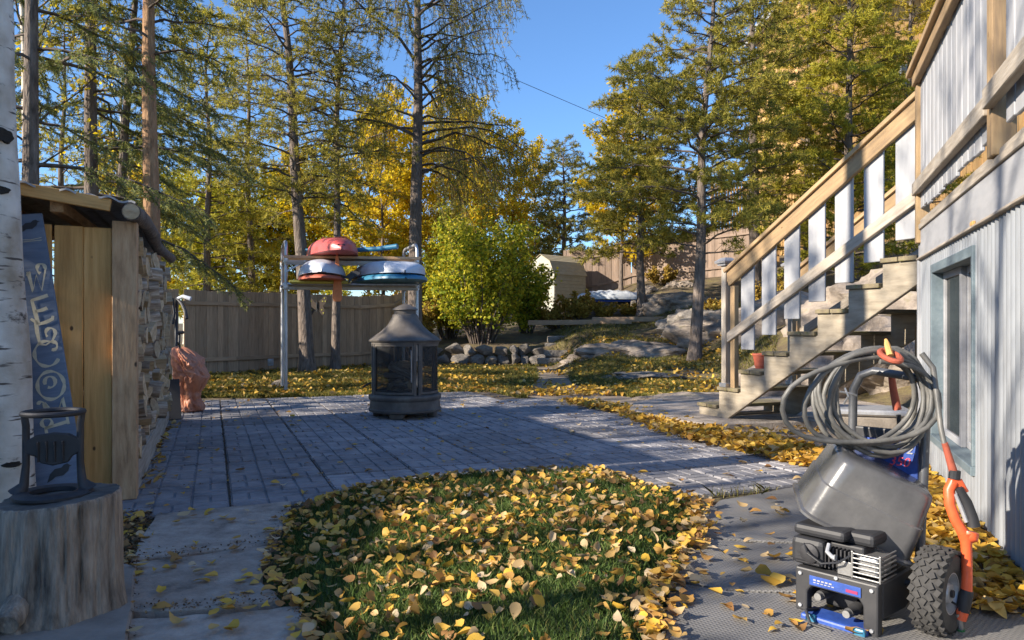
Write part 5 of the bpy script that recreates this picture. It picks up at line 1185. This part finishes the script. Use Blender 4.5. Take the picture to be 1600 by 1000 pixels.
def tree(name, base, Ht, r0, label, kind='pine', h0=2.0, Lmax=2.2, nbr=70, e0=.25, droop=.35, twig=9, tl=.5, foliage='pine', bark='bark', seed=1, lean=(0, 0), dens=1.0, prof=None, nlen=.11, nw=.007, per=8, crook=.12, side=None, group=None, stemr=.18, cat='tree', space=.09, hang=0.0, avoid=0):
    rng = np.random.default_rng(seed); rnd = random.Random(seed)
    bx, by, bz = base
    if kind in ('pine', 'weep'): nbr = int(nbr * 1.2); twig *= 1.3; nw *= 1.4; nlen *= 1.0; space *= 1.25; per = int(per * 1.25) if kind == 'pine' else per - 2
    if kind == 'spruce': nbr = int(nbr * 1.15); twig *= 1.05; nw *= 1.5; nlen *= 1.15
    t = thing(name, (bx, by, bz), label, cat, group)
    # trunk
    n = 26; pts = []; rad = []
    for i in range(n + 1):
        s = i / n; z = s * Ht
        w = crook * (noise.noise((s * 3.1 + seed, 0, 0)) * s * 2)
        w2 = crook * (noise.noise((s * 3.1 + seed, 9, 0)) * s * 2)
        pts.append(Vector((bx + lean[0] * s + w, by + lean[1] * s + w2, bz - .1 + z)))
        rad.append(max(.008, r0 * (1 - s) ** .8 + r0 * .45 * math.exp(-z * 4)))
    tr = MB().tube(pts, rad, 12).build('trunk', M_[bark], t, smooth=True, origin=(bx, by, bz))
    P0, P1, R0, R1 = [], [], [], []; TP, TD = [], []
    def at(z):
        s = min(.999, z / Ht) * n; i = int(s); return pts[i].lerp(pts[i + 1], s - i)
    for b in range(nbr):
        z = h0 + (Ht - h0) * ((b + rnd.random()) / nbr) ** .92
        s = (z - h0) / (Ht - h0)
        pr = prof(s) if prof else (1 - s) ** .75 * (.55 + .45 * min(1, s * 4))
        L = Lmax * pr * rnd.uniform(.55, 1.12) + .15
        az = b * 2.39996 + rnd.uniform(-.5, .5)
        if side and rnd.random() < side[1]: az = side[0] + rnd.uniform(-.9, .9)
        if avoid and z < avoid and math.cos(az + math.pi / 2) > .35 and rnd.random() < .85: continue
        d = Vector((math.cos(az), math.sin(az), 0)); st = Vector((-d.y, d.x, 0)); o = at(z)
        m = 7; bp = []; wig = rnd.uniform(-.25, .25); e = e0 * rnd.uniform(.3, 1.6) * (1 + .8 * s); dr = droop * rnd.uniform(.6, 1.4)
        for k in range(m + 1):
            q = k / m
            bp.append(o + d * (L * q * (1 - .18 * dr * q)) + st * (L * wig * q * q + .04 * math.sin(q * 9 + b)) + Vector((0, 0, L * (e * q - dr * q * q))) + Vector((rnd.uniform(-1, 1), rnd.uniform(-1, 1), rnd.uniform(-1, 1))) * .02 * L)
        rb = .010 + stemr * .06 * L
        for k in range(m):
            P0.append(bp[k]); P1.append(bp[k + 1]); R0.append(rb * (1 - k / m) + .003); R1.append(rb * (1 - (k + 1) / m) + .003)
        nt = max(3, int(L * twig))
        for k in range(nt):
            q = .22 + .78 * (k + rnd.random()) / nt
            i = min(m - 1, int(q * m)); f = q * m - i; p = bp[i].lerp(bp[i + 1], f); tg = (bp[i + 1] - bp[i]).normalized()
            sg = 1 if k % 2 else -1
            l = tl * L ** .5 * (1.15 - .75 * q) * rnd.uniform(.6, 1.25)
            if kind == 'spruce':
                dv = (tg * .7 + st * sg * .75 + Vector((0, 0, -.25 - hang)) + Vector((rnd.gauss(0, .1), rnd.gauss(0, .1), rnd.gauss(0, .1)))).normalized()
            elif kind == 'weep':
                dv = (tg * .25 + st * sg * .2 * rnd.random() + Vector((0, 0, -1.0)) + Vector((rnd.gauss(0, .18), rnd.gauss(0, .18), 0))).normalized(); l *= 1.6
            else:
                dv = (tg * .75 + st * sg * rnd.uniform(.4, 1.0) + Vector((0, 0, rnd.uniform(-.25, .5))) + Vector((rnd.gauss(0, .15), rnd.gauss(0, .15), rnd.gauss(0, .15)))).normalized()
            e_ = p + dv * l
            mid = p.lerp(e_, .5) + Vector((rnd.gauss(0, .06), rnd.gauss(0, .06), rnd.gauss(0, .05))) * l
            P0 += [p, mid]; P1 += [mid, e_]; R0 += [.0075, .005]; R1 += [.005, .003]
            cnt = max(2, int(l / space * dens))
            for j in range(cnt):
                lo_ = {'spruce': .05, 'pine': .45, 'weep': .12}.get(kind, .25); u = lo_ + (1 - lo_) * (j + rnd.random()) / cnt
                pp_ = p.lerp(mid, u * 2) if u < .5 else mid.lerp(e_, u * 2 - 1)
                TP.append(pp_); TD.append(dv)
    P0 = np.array([tuple(v) for v in P0]); P1 = np.array([tuple(v) for v in P1])
    v, f = prisms(P0, P1, np.array(R0), np.array(R1)); off = np.array([bx, by, bz])
    link('branches', npmesh('branches', v - off, f, M_['twig']), t, Matrix.Translation((bx, by, bz)))['kind'] = 'stuff'
    TP = np.array([tuple(v) for v in TP]); TD = np.array([tuple(v) for v in TD])
    if kind in ('leaf',):
        TP = np.repeat(TP, per, 0); TP = TP + rng.normal(size=TP.shape) * .09
        v, f = leaves(TP, nlen, rng)
    else:
        v, f = needles(TP, TD, per, nlen, nw, .74 if kind != 'spruce' else .5, rng, .15 if kind == 'weep' else .0)
    link('crown', npmesh('crown', v - off, f, M_[foliage]), t, Matrix.Translation((bx, by, bz)))
    return t
def at_px(px, d, py=None):
    x = (px - 800) / F * d; return (x, d, terrain(x, d))

# the pines and spruces, left to right
spr = lambda s: (1 - s) ** .8
tree('spruce_tree', at_px(142, 13.0), 13.5, .15, 'dark spruce with grey trunk rising straight behind the woodshed', 'spruce', 2.8, 2.9, 58, .05, .34, 11, .62, 'spruce', 'bark', 21, (.0, 0), 1.0, spr, .052, .0042, 7, .05, (0.2, .35), space=.04, hang=.1, avoid=7.5)
tree('spruce_tree', at_px(166, 14.0), 12.0, .11, 'thinner leaning spruce just right of the straight grey trunk', 'spruce', 2.9, 2.5, 40, .05, .38, 10, .6, 'spruce', 'bark', 22, (.9, 0), 1.0, spr, .052, .0045, 7, .05, (0.3, .35), space=.045, hang=.15, avoid=7)
tree('spruce_tree', at_px(48, 10.5), 12, .14, 'shaggy dark spruce trunk behind the birch at the left edge', 'spruce', 3.3, 2.2, 40, .0, .32, 10, .6, 'spruce', 'bark', 23, (.0, 0), 1.0, spr, .05, .0042, 7, .05, space=.042, hang=.1, avoid=8)
tree('pine_tree', at_px(238, 11.7), 12.5, .155, 'orange-barked pine standing right behind the end of the woodshed', 'pine', 5.4, 2.3, 44, .2, .3, 8, .5, 'pine', 'barkorange', 24, (-.1, 0), 1.0, nlen=.10)
tree('birch_tree', at_px(58, 12.2), 9.5, .10, 'slim white birch behind the woodshed near the left edge', 'leaf', 3.6, 1.5, 26, .6, .1, 8, .4, 'aspen', 'birch', 25, (-.35, 0), .7, nlen=.075, per=4, space=.12)
tree('birch_tree', at_px(180, 16.5), 8, .07, 'thin pale birch showing between the spruce and the orange pine', 'leaf', 3, 1.3, 26, .6, .1, 8, .4, 'aspen', 'birch', 26, (.2, 0), .8, nlen=.065, per=2, space=.1)
jp = lambda s: (1 - s) ** .6 * (.55 + .45 * min(1, s * 3))
tree('pine_tree', at_px(481, 17.6), 12.4, .175, 'left pine of the pair in front of the brown fence', 'pine', 3.8, 2.7, 70, .22, .30, 8, .55, 'pine', 'bark', 31, (-.75, 0), .75, jp, .10, .0065, 8, .16, space=.10)
tree('pine_tree', at_px(524, 18.3), 11.8, .115, 'thin right pine of the pair in front of the brown fence', 'pine', 3.8, 2.5, 64, .2, .30, 8, .5, 'pine', 'bark', 32, (.15, 0), .75, jp, .10, .0065, 8, .1, space=.10)
wp = lambda s: (1 - s) ** .5 * (.8 + .2 * min(1, s * 3))
tree('weeping_pine_tree', at_px(648, 20.0), 14.5, .215, 'big drooping pine with hanging branches beside the sky gap', 'weep', 5.2, 4.3, 66, .42, .60, 6.5, .6, 'pine', 'bark', 33, (.12, 0), .55, wp, .085, .0065, 7, .06, (.1, .5), space=.085)
tree('pine_tree', at_px(320, 21.5), 10.5, .13, 'slender olive pine behind the fence left of the boat rack', 'pine', 1.2, 2.5, 78, .2, .25, 9, .5, 'pineyellow', 'bark', 34, (.2, 0), .85, jp, .11, .008, 8, .12, space=.11)
tree('pine_tree', at_px(395, 23), 11.5, .13, 'loose olive pine behind the fence above the boat rack', 'pine', 1.4, 2.4, 56, .2, .25, 9, .5, 'pineyellow', 'bark', 35, (-.2, 0), .85, jp, .11, .008, 8, .12, space=.11)
tree('pine_tree', at_px(90, 20), 10, .13, 'olive pine far behind the woodshed roof', 'pine', 1.2, 2.2, 50, .2, .25, 8, .5, 'pineyellow', 'bark', 36, (.2, 0), .85, jp, .11, .008, 8, .12, space=.11)
# right-hand pines on the slope
rp = lambda s: (1 - s) ** .55 * (.6 + .4 * min(1, s * 4))
tree('pine_tree', at_px(1085, 17.0), 10.6, .145, 'pine with straight trunk standing on the grass left of the stairs', 'pine', 2.5, 2.75, 70, .24, .22, 9, .55, 'pine', 'bark', 41, (.55, .2), 1.05, rp, .105, .0068, 10, .1, space=.085)
tree('pine_tree', at_px(1003, 24.0), 8.6, .15, 'smaller pine behind the tarped boat on the slope', 'pine', 2.0, 2.6, 70, .2, .2, 10, .55, 'pine', 'bark', 42, (-.1, .1), 1.0, rp, .11, .008, 9, .14, space=.09)
tree('pine_tree', at_px(1180, 22.0), 12.5, .19, 'tall pine behind the handrail in front of the cedar house', 'pine', 2.2, 3.0, 62, .24, .24, 9, .55, 'pine', 'bark', 43, (-.1, .1), 1.0, rp, .11, .0078, 9, .1, space=.09)
tree('pine_tree', at_px(1325, 20.5), 10.4, .17, 'sunlit yellow green pine right behind the top of the stairs', 'pine', .6, 2.9, 80, .26, .2, 9.5, .55, 'pineyellow', 'bark', 44, (.1, .1), 1.1, rp, .11, .0078, 10, .1, space=.085)
tree('pine_tree', at_px(1420, 24), 10.6, .17, 'yellow green pine below the cedar house by the deck corner', 'pine', .6, 2.7, 72, .26, .2, 10, .55, 'pinegold', 'bark', 45, (.1, .1), 1.0, rp, .115, .0085, 9, .1, space=.09)
tree('pine_tree', at_px(1262, 26), 11.6, .17, 'dark pine between the two tall pines before the cedar house', 'pine', .8, 2.8, 66, .26, .2, 9, .55, 'pinegold', 'bark', 46, (.1, .1), .9, rp, .115, .0085, 9, .1, space=.1)
tree('pine_tree', at_px(880, 33), 7.0, .13, 'short dark bushy pine beside the garden shed', 'pine', .7, 2.3, 56, .2, .15, 10, .5, 'pinedark', 'bark', 47, (.1, .1), 1.0, rp, .11, .0085, 9, .2, space=.095)
# yellow aspens behind the fence and shed
asp = lambda s: (1 - s) ** .5 * (.5 + .5 * min(1, s * 3))
for k, (px, d, h_, lab, mt) in enumerate((
    (575, 34, 10.6, 'yellow aspen directly above the boats on the rack', 'aspen'), (622, 36, 12.2, 'yellow aspen just left of the big drooping pine', 'aspen'),
    (690, 35, 11.6, 'yellow aspen just right of the big drooping trunk', 'aspen'), (745, 36, 10.6, 'yellow aspen behind the green shrub', 'aspen'),
    (800, 37, 9.6, 'yellow aspen below the gap of blue sky', 'aspen'), (838, 39, 8.4, 'small yellow aspen above the garden shed', 'aspen'),
    (520, 36, 9.6, 'yellow green aspen between the pair of pines', 'aspenlime'), (440, 28, 6.2, 'yellow green aspen left of the boat rack hoop', 'aspenlime'),
    (350, 27, 5.6, 'low yellow green aspen above the left of the fence', 'aspenlime'), (205, 24, 6.5, 'yellow aspen glimpsed behind the woodshed', 'aspen'),
    (600, 30.5, 9.6, 'bright yellow aspen above the red kayak', 'aspen'), (655, 31, 9.8, 'bright yellow aspen hidden behind the drooping pine trunk', 'aspen'), (722, 31, 8.6, 'bright yellow aspen rising above the green shrub', 'aspen'), (470, 27.5, 7.0, 'yellow aspen behind the left pine of the pair', 'aspen'),
    (970, 30, 7.6, 'yellow aspen behind the smaller pine on the slope', 'aspen'), (290, 30, 6.5, 'yellow green aspen behind the orange tarp fence corner', 'aspenlime'))):
    tree('aspen_tree', at_px(px, d), h_, .09, lab, 'leaf', 1.0, 2.2, 50, .75, .12, 8, .5, mt, 'birch' if k % 2 else 'bark', 60 + k, (R.uniform(-.3, .3), 0), 1.0, asp, .12, 0, 10, .12, space=.13, group='yellow aspens behind the fence')
# shrubs
def shrub(px, d, h_, w, label, mt, seed, nst=14, per=5, leaf=.1, base=None):
    x, y, z = base or at_px(px, d); rnd = random.Random(seed); rng = np.random.default_rng(seed)
    t = thing('shrub', (x, y, z), label, 'shrub'); P0, P1, R0, R1, TP = [], [], [], [], []
    for s in range(nst):
        a = rnd.uniform(0, 6.28); sp = w / 2 * rnd.random() ** .6; hh = h_ * rnd.uniform(.42, 1.12) * (1 - .25 * (sp / (w / 2)) ** 2); thin = rnd.uniform(.25, 1)
        b = Vector((x + math.cos(a) * sp * .25, y + math.sin(a) * sp * .25, z - .05)); e = Vector((x + math.cos(a) * sp, y + math.sin(a) * sp, z + hh)); pr = b
        for k in range(1, 9):
            q = k / 8; p = b.lerp(e, q) + Vector((rnd.gauss(0, .04), rnd.gauss(0, .04), .06 * h_ * math.sin(q * 3.1))) 
            P0.append(pr); P1.append(p); R0.append(.022 * (1.1 - q) * h_ / 3 + .002); R1.append(.022 * (1 - q) * h_ / 3 + .002)
            for j in range(3):
                aa = rnd.uniform(0, 6.28); l = rnd.uniform(.2, .5) * h_ / 3.2; tw = p + Vector((math.cos(aa) * l, math.sin(aa) * l, rnd.uniform(-.05, .35) * h_ / 3.2))
                P0.append(p); P1.append(tw); R0.append(.006); R1.append(.003)
                if q > .12 + .25 * (1 - thin):
                    for i in range(int(8 * thin)): TP.append(p.lerp(tw, rnd.uniform(.2, 1.1)))
            pr = p
    A = lambda L: np.array([tuple(v) for v in L]); off = np.array([x, y, z])
    v, f = prisms(A(P0), A(P1), np.array(R0), np.array(R1)); link('stems', npmesh('stems', v - off, f, M_['twig']), t, Matrix.Translation((x, y, z)))
    TP = np.repeat(A(TP), per, 0); TP += rng.normal(size=TP.shape) * .085 * h_ / 3.2
    v, f = leaves(TP, leaf, rng); link('leaves', npmesh('leaves', v - off, f, M_[mt]), t, Matrix.Translation((x, y, z)))
    return t
shrub(752, 22.2, 3.7, 3.3, 'large leafy yellow green shrub above the stone wall', 'shrubgreen', 71, 46, 5, .10)
shrub(700, 23.0, 3.6, 1.9, 'yellow shrub growing behind the left of the stone wall', 'aspenlime', 72, 24, 5, .10)
shrub(822, 24.5, 2.6, 1.7, 'green shrub half covering the cream garden shed', 'shrubgreen', 73, 24, 4, .10)
for k, (px, d, h_, w, lab) in enumerate(((868, 24.3, .8, 1.3, 'orange autumn bush left of the edging timber'), (905, 24.2, .8, 1.4, 'orange autumn bush in the middle of the bed'), (942, 24.4, .5, 1.2, 'orange autumn bush below the tarped boat'), (985, 24.6, .35, .9, 'low brownish bush at the foot of the smaller pine'))):
    shrub(px, d, h_, w, lab, 'bushorange', 80 + k, 22, 5, .06)
for k, (px, d, h_, w, lab, mt) in enumerate(((1115, 20.5, .6, 1.0, 'low dry bush between rocks right of the pine trunk', 'bushorange'), (1035, 28.5, .7, 1.6, 'dry tan weeds at the foot of the hill fence', 'bushorange'), (1205, 21, .9, 1.5, 'low bush behind the stair balusters', 'bushorange'), (660, 22.2, 1.3, 1.0, 'thin bare-stemmed bush behind the fireplace', 'bushorange'))):
    shrub(px, d, h_, w, lab, mt, 90 + k, 16, 4, .06)
# trees left of the view that throw broken shade on the house wall and stairs
tree('pine_tree', (-9.2, 2.4, 0), 8.6, .16, 'pine left of the view beyond the added building', 'pine', 2.2, 2.2, 46, .2, .25, 7, .5, 'pine', 'bark', 101, (0, 0), .7, jp, .12, .009, 7, .1, space=.12)
tree('pine_tree', (-8.3, 5.3, 0), 8.4, .16, 'pine left of the view behind the birch', 'pine', 2.0, 2.2, 44, .2, .25, 7, .5, 'pine', 'bark', 102, (0, 0), .7, jp, .12, .009, 7, .1, space=.12)
for k, (x, y, hh) in enumerate(((-7.6, -.6, 9.0), (-9.0, .7, 9.5), (-11.0, -1.2, 10.5), (-10.4, 3.6, 9.5))):
    tree('birch_tree', (x, y, 0), hh, .10, ('birch left of the view behind the added building', 'second birch left of the view', 'far birch left of the view', 'birch left of the view behind the woodshed')[k], 'leaf', 3.4, 1.5, 30, .6, .1, 7, .45, 'aspen', 'birch', 110 + k, (.3, 0), .6, nlen=.07, per=1, space=.14)


for k, (x, y) in enumerate(((-9.2, 7.6), (-11.2, 9.6), (-12.2, 12.6))):  # unseen spruces, added sunward of the patio to keep its left part shaded
    tree('spruce_tree', (x, y, 0), 8.5, .14, ('unseen dense spruce added beside the woodshed to shade the patio', 'second unseen dense spruce added to shade the patio', 'third unseen dense spruce added to shade the patio')[k], 'spruce', .3, 2.2, 60, .05, .3, 6, .6, 'spruce', 'bark', 120 + k, (0, 0), .6, spr, .09, .012, 6, .05, space=.07)
# ------------------------------------------------------------------ grass
def blades(pts, zs, hgt, w, rng, name, mat, label, lean=.5):
    n = len(pts); a = rng.uniform(0, 2 * math.pi, n); sd = np.stack([np.cos(a), np.sin(a), np.zeros(n)], 1)
    b = np.column_stack([pts, zs]); h = hgt * rng.uniform(.5, 1.2, n)
    ln = rng.normal(size=(n, 2)) * lean * h[:, None]
    tip = b + np.column_stack([ln, h]); mid = b + np.column_stack([ln * .3, h * .55])
    V_ = np.stack([b - sd * w, b + sd * w, mid + sd * w * .8, tip, mid - sd * w * .8], 1).reshape(-1, 3)
    o = link(name, npmesh(name, V_, np.arange(n * 5).reshape(-1, 5), M_[mat]))
    return tag(o, label, 'grass', kind='stuff')
rng = np.random.default_rng(5)
xy = []
while len(xy) < 52000:
    x, y = rng.uniform(-1.75, 1.5), rng.uniform(1.9, 5.4)
    if rng.random() > (3.2 / y) * 1.15: continue
    if inside(x, y, LP): xy.append((x, y))
xy = np.array(xy); zs = np.array([lawn_z(x, y) for x, y in xy])
blades(xy, zs - .004, .042, .0021, rng, 'lawn_grass', 'grass', 'short green grass of the leafy foreground lawn', .45)
PATIO = [(c.x, c.y) for c in corn]; PATH = pp
xy = []
while len(xy) < 120000:
    y = 11.3 + 12.5 * rng.random() ** 1.4; x = rng.uniform(-.62 * y, .36 * y)
    if y > 20.7 and x < 1.2: continue
    if inside(x, y, PATIO) or inside(x, y, PATH): continue
    if x > 3.2 and noise.noise((x * .5, y * .5, 3)) > .12: continue
    xy.append((x, y))
xy = np.array(xy); zs = np.array([terrain(x, y) for x, y in xy])
blades(xy, zs - .01, .085, .006, rng, 'back_lawn_grass', 'drygrass', 'yellowing autumn grass of the back lawn and slope', .6)
# a few weeds at the patio edge
xy = []
for px, py in ((1125, 773), (1165, 770), (1190, 765), (1000, 640)):
    g0 = G(px, py)
    for k in range(26): xy.append((g0.x + rng.normal() * .05, g0.y + rng.normal() * .03))
blades(np.array(xy), np.full(len(xy), -.01), .06, .002, rng, 'edge_weeds', 'drygrass', 'dry grass tufts along the front edge of the patio', .7)
# ------------------------------------------------------------------ fallen leaves
def leaf_shape(seed):
    rnd = random.Random(seed); out = []; nar = rnd.uniform(.72, 1.05)
    base = [(0, -.5), (.30, -.42), (.44, -.15), (.36, .15), (.16, .40), (0, .62), (-.16, .40), (-.36, .15), (-.44, -.15), (-.30, -.42)]
    cup, fold, tw = rnd.uniform(-.9, 1.3), rnd.uniform(-.2, .8), rnd.uniform(-.9, .9)
    vs = [(0, -.1, 0), (0, .25, .0)] + [(x * nar * rnd.uniform(.85, 1.12), y * rnd.uniform(.92, 1.08), 0) for x, y in base]
    res = []
    for x, y, _ in vs: res.append((x, y, cup * (y * y) * .6 + fold * abs(x) + tw * x * y))
    f = [(2, 3, 0), (3, 4, 0), (4, 5, 0), (0, 5, 1), (5, 6, 1), (6, 7, 1), (2, 0, 11), (11, 0, 10), (10, 0, 9), (0, 1, 9), (9, 1, 8), (8, 1, 7)]
    return np.array(res), f
shapes = [leaf_shape(i) for i in range(12)]
leaf_me = []
for v, f in shapes:
    m = MB().add([tuple(p) for p in v], f).mesh('fallen_leaf', M_['fallen_one'], recalc=False)
    m.polygons.foreach_set('use_smooth', [True] * len(m.polygons)); leaf_me.append(m)
def scatter(n, fn, size, tiltamp, rng):
    """list of (x, y, z, size, matrix)"""
    out = []; tries = 0
    while len(out) < n and tries < n * 60:
        tries += 1; p = fn(rng)
        if p is None: continue
        x, y, z = p; s = size * (.45 + .95 * rng.random() ** .8)
        Mx = Matrix.Translation((x, y, z)) @ Matrix.Rotation(rng.uniform(0, 6.28), 4, 'Z') @ Matrix.Rotation(rng.normal() * tiltamp, 4, 'X') @ Matrix.Rotation(rng.normal() * tiltamp, 4, 'Y') @ Matrix.Scale(s, 4)
        out.append(Mx)
    return out
def lawn_leaf(r):
    x, y = r.uniform(-1.75, 1.5), 1.9 + 3.5 * r.random()
    if not inside(x, y, LP): return None
    k = noise.noise((x * 2.2, y * 2.2, 8))
    e = edge_dist(x, y, LP)
    if k < r.uniform(-.8, .22) and e > .10: return None
    return x, y, lawn_z(x, y) + r.uniform(.016, .045)
right_edge = [(1092, 782), (1105, 830), (1068, 880), (1040, 940), (1030, 1000), (1030, 1150)]
def edge_leaf(r):
    i = r.integers(0, len(right_edge) - 1); t = r.random(); a, b = right_edge[i], right_edge[i + 1]
    g0 = G(a[0] + (b[0] - a[0]) * t, a[1] + (b[1] - a[1]) * t)
    return g0.x + abs(r.normal()) * .055 - .06, g0.y + r.normal() * .05, r.uniform(.015, .05)
left_edge = [(456, 795), (432, 850), (430, 905), (470, 960), (500, 1020)]
def ledge_leaf(r):
    i = r.integers(0, len(left_edge) - 1); t = r.random(); a, b = left_edge[i], left_edge[i + 1]
    g0 = G(a[0] + (b[0] - a[0]) * t, a[1] + (b[1] - a[1]) * t); return g0.x - abs(r.normal()) * .05 + .04, g0.y + r.normal() * .05, r.uniform(.018, .04)
near = scatter(2700, lawn_leaf, .042, .5, rng) + scatter(360, edge_leaf, .045, .28, rng) + scatter(100, ledge_leaf, .042, .25, rng)
def box_leaf(x0, x1, y0, y1, z):
    def fn(r):
        px, py = r.uniform(x0, x1), r.uniform(y0, y1); g0 = G(px, py); return g0.x, g0.y, z + r.uniform(.004, .012)
    return fn
def walk_leaf(r):
    px, py = r.uniform(205, 480), r.uniform(800, 1000); g0 = G(px, py)
    if inside(g0.x, g0.y, LP): return None
    return g0.x, g0.y, .022 + r.uniform(0, .008)
def mat_leaf(r):
    px, py = r.uniform(1050, 1420), r.uniform(780, 1000); g0 = G(px, py)
    if inside(g0.x, g0.y, LP): return None
    return g0.x, g0.y, .018 + r.uniform(0, .008)
def patio_leaf(r):
    u = r.uniform(3.9, 11.4); v = r.uniform(-.4, 4.5); p = UV(u, v)
    if inside(p.x, p.y, LP): return None
    if v < 1.6 and r.random() < .35: return None
    return p.x, p.y, .008 + r.uniform(0, .006)
def soil_leaf(r):
    px, py = r.uniform(182, 236), r.uniform(800, 880); g0 = G(px, py); return g0.x, g0.y, -.01 + r.uniform(0, .02)
flats = scatter(60, walk_leaf, .048, .12, rng) + scatter(105, mat_leaf, .05, .14, rng) + scatter(70, soil_leaf, .05, .3, rng)
patl = scatter(300, patio_leaf, .05, .12, rng)
def sill_leaf(r):
    p = UV(r.uniform(SU + .1, SU + 3.9), SV + .06 + abs(r.normal()) * .05); return p.x, p.y, .012 + r.uniform(0, .02)
patl += scatter(70, sill_leaf, .05, .3, rng)
strip = [(890, 628), (985, 645), (1060, 672), (1150, 692), (1290, 722), (1380, 735)]
def strip_leaf(r):
    t = r.random() * (len(strip) - 1); i = int(t); f = t - i; a, b = strip[i], strip[i + 1]
    py = a[1] + (b[1] - a[1]) * f; g0 = G(a[0] + (b[0] - a[0]) * f, py)
    o = r.normal() * .16 * (.5 + t * .25); o = max(o, -.3)
    x, y = g0.x + o * .9, g0.y + o * .6
    return x, y, .012 + r.uniform(0, .05)
def wall_leaf(r):
    s = r.uniform(-.3, 3.4); o = .03 + abs(r.normal()) * .26 * (.7 + .2 * s); p = WP(s, 0, o)
    return p.x, p.y, .012 + .05 * math.exp(-o * 4) * r.random() + r.uniform(0, .014)
def under_leaf(r):
    p = SP(r.uniform(-.6, 2.4), 0, r.uniform(-.4, 1.2)); return p.x, p.y, r.uniform(.0, .04) + (.07 if r.random() < .0 else 0)
far_l = scatter(3400, strip_leaf, .062, .4, rng) + scatter(2300, wall_leaf, .06, .35, rng) + scatter(500, under_leaf, .06, .4, rng)
def back_leaf(r):
    y = 11.4 + 9.5 * r.random() ** 1.3; x = r.uniform(-.6 * y, .33 * y)
    if inside(x, y, PATIO): return None
    k = noise.noise((x * .6, y * .6, 1)) + .35 * (y < 13)
    if k < r.uniform(-.5, .5): return None
    return x, y, terrain(x, y) + r.uniform(.02, .07)
back = scatter(6500, back_leaf, .075, .5, rng)
# crumbled brown bits in the joints and along the edges
def debris(r):
    k = r.integers(0, 5)
    if k == 0: a, b = (204, 877), (430, 851)
    elif k == 1: a, b = (196, 960), (445, 941)
    elif k == 2: a, b = (208, 880), (196, 1000)
    elif k == 3: a, b = (450, 800), (425, 900)
    else: a, b = (425, 900), (495, 1000)
    t = r.random(); g0 = G(a[0] + (b[0] - a[0]) * t + r.normal() * 7, a[1] + (b[1] - a[1]) * t + r.normal() * 5); return g0.x, g0.y, .014 + r.uniform(0, .012)
def debris2(r):
    k = r.integers(-1, 7)
    if r.random() < .6: p = UV(r.uniform(4.6, 11.4), V0 + k * PW + r.normal() * .007)
    else: p = UV(U0 + r.integers(0, 9) * PL + r.normal() * .007, r.uniform(-.4, 4.4))
    if inside(p.x, p.y, LP): return None
    return p.x, p.y, -.004 + r.uniform(0, .006)
def debris3(r):
    g0 = G(r.uniform(180, 240), r.uniform(795, 885)); return g0.x, g0.y, -.015 + r.uniform(0, .02)
bits = scatter(800, debris, .010, .5, rng) + scatter(2600, debris2, .011, .4, rng) + scatter(500, debris3, .02, .5, rng)
# the 300 nearest are leaves of their own
near.sort(key=lambda m: m.translation.y); own = near[:235]; rest = near[235:]
flats.sort(key=lambda m: m.translation.y); own2 = flats[:65]; rest += flats[65:]
for k, Mx in enumerate(own):
    tag(link('fallen_leaf', leaf_me[k % 12], None, Mx), 'fallen yellow or brown leaf on the foreground lawn and its edge', 'leaf', 'fallen leaves on the foreground lawn')
for k, Mx in enumerate(own2):
    tag(link('fallen_leaf', leaf_me[k % 12], None, Mx), 'single pale leaf lying flat on the foreground slabs or mats', 'leaf', 'fallen leaves on slabs and mats')
def join(ms, name, label, mt='fallen'):
    VV, FF = [], []; off = 0
    for k, Mx in enumerate(ms):
        v, f = shapes[k % 12]; A = np.array(Mx)[:3]; VV.append(v @ A[:, :3].T + A[:, 3]); FF.append(np.array(f) + off); off += len(v)
    o = link(name, npmesh(name, np.concatenate(VV), np.concatenate(FF), M_[mt], True)); return tag(o, label, 'leaves', kind='stuff')
join(rest, 'lawn_leaf_litter', 'dense fallen leaves over the far part of the foreground lawn')
M_['bits'] = leafm('crumbled_leaf', [(0, (.06, .035, .02)), (.5, (.14, .08, .04)), (1, (.30, .20, .10))], .1)
join(bits, 'crumbled_leaf_debris', 'brown crumbled leaf bits in the slab joints and edges', 'bits')
join(patl, 'patio_leaf_litter', 'scattered pale leaves on the blue-grey patio')
join(far_l, 'golden_leaf_drift', 'golden leaf drift along the patio edge, stairs and house wall', 'golden')
join(back, 'back_leaf_litter', 'tiny yellow leaves strewn over the back lawn', 'golden')
if False: print('TRIS', sum(sum(len(p.vertices) - 2 for p in m.polygons) if len(m.polygons) < 2000 else len(m.loops) - 2 * len(m.polygons) for m in bpy.data.meshes if m.users))
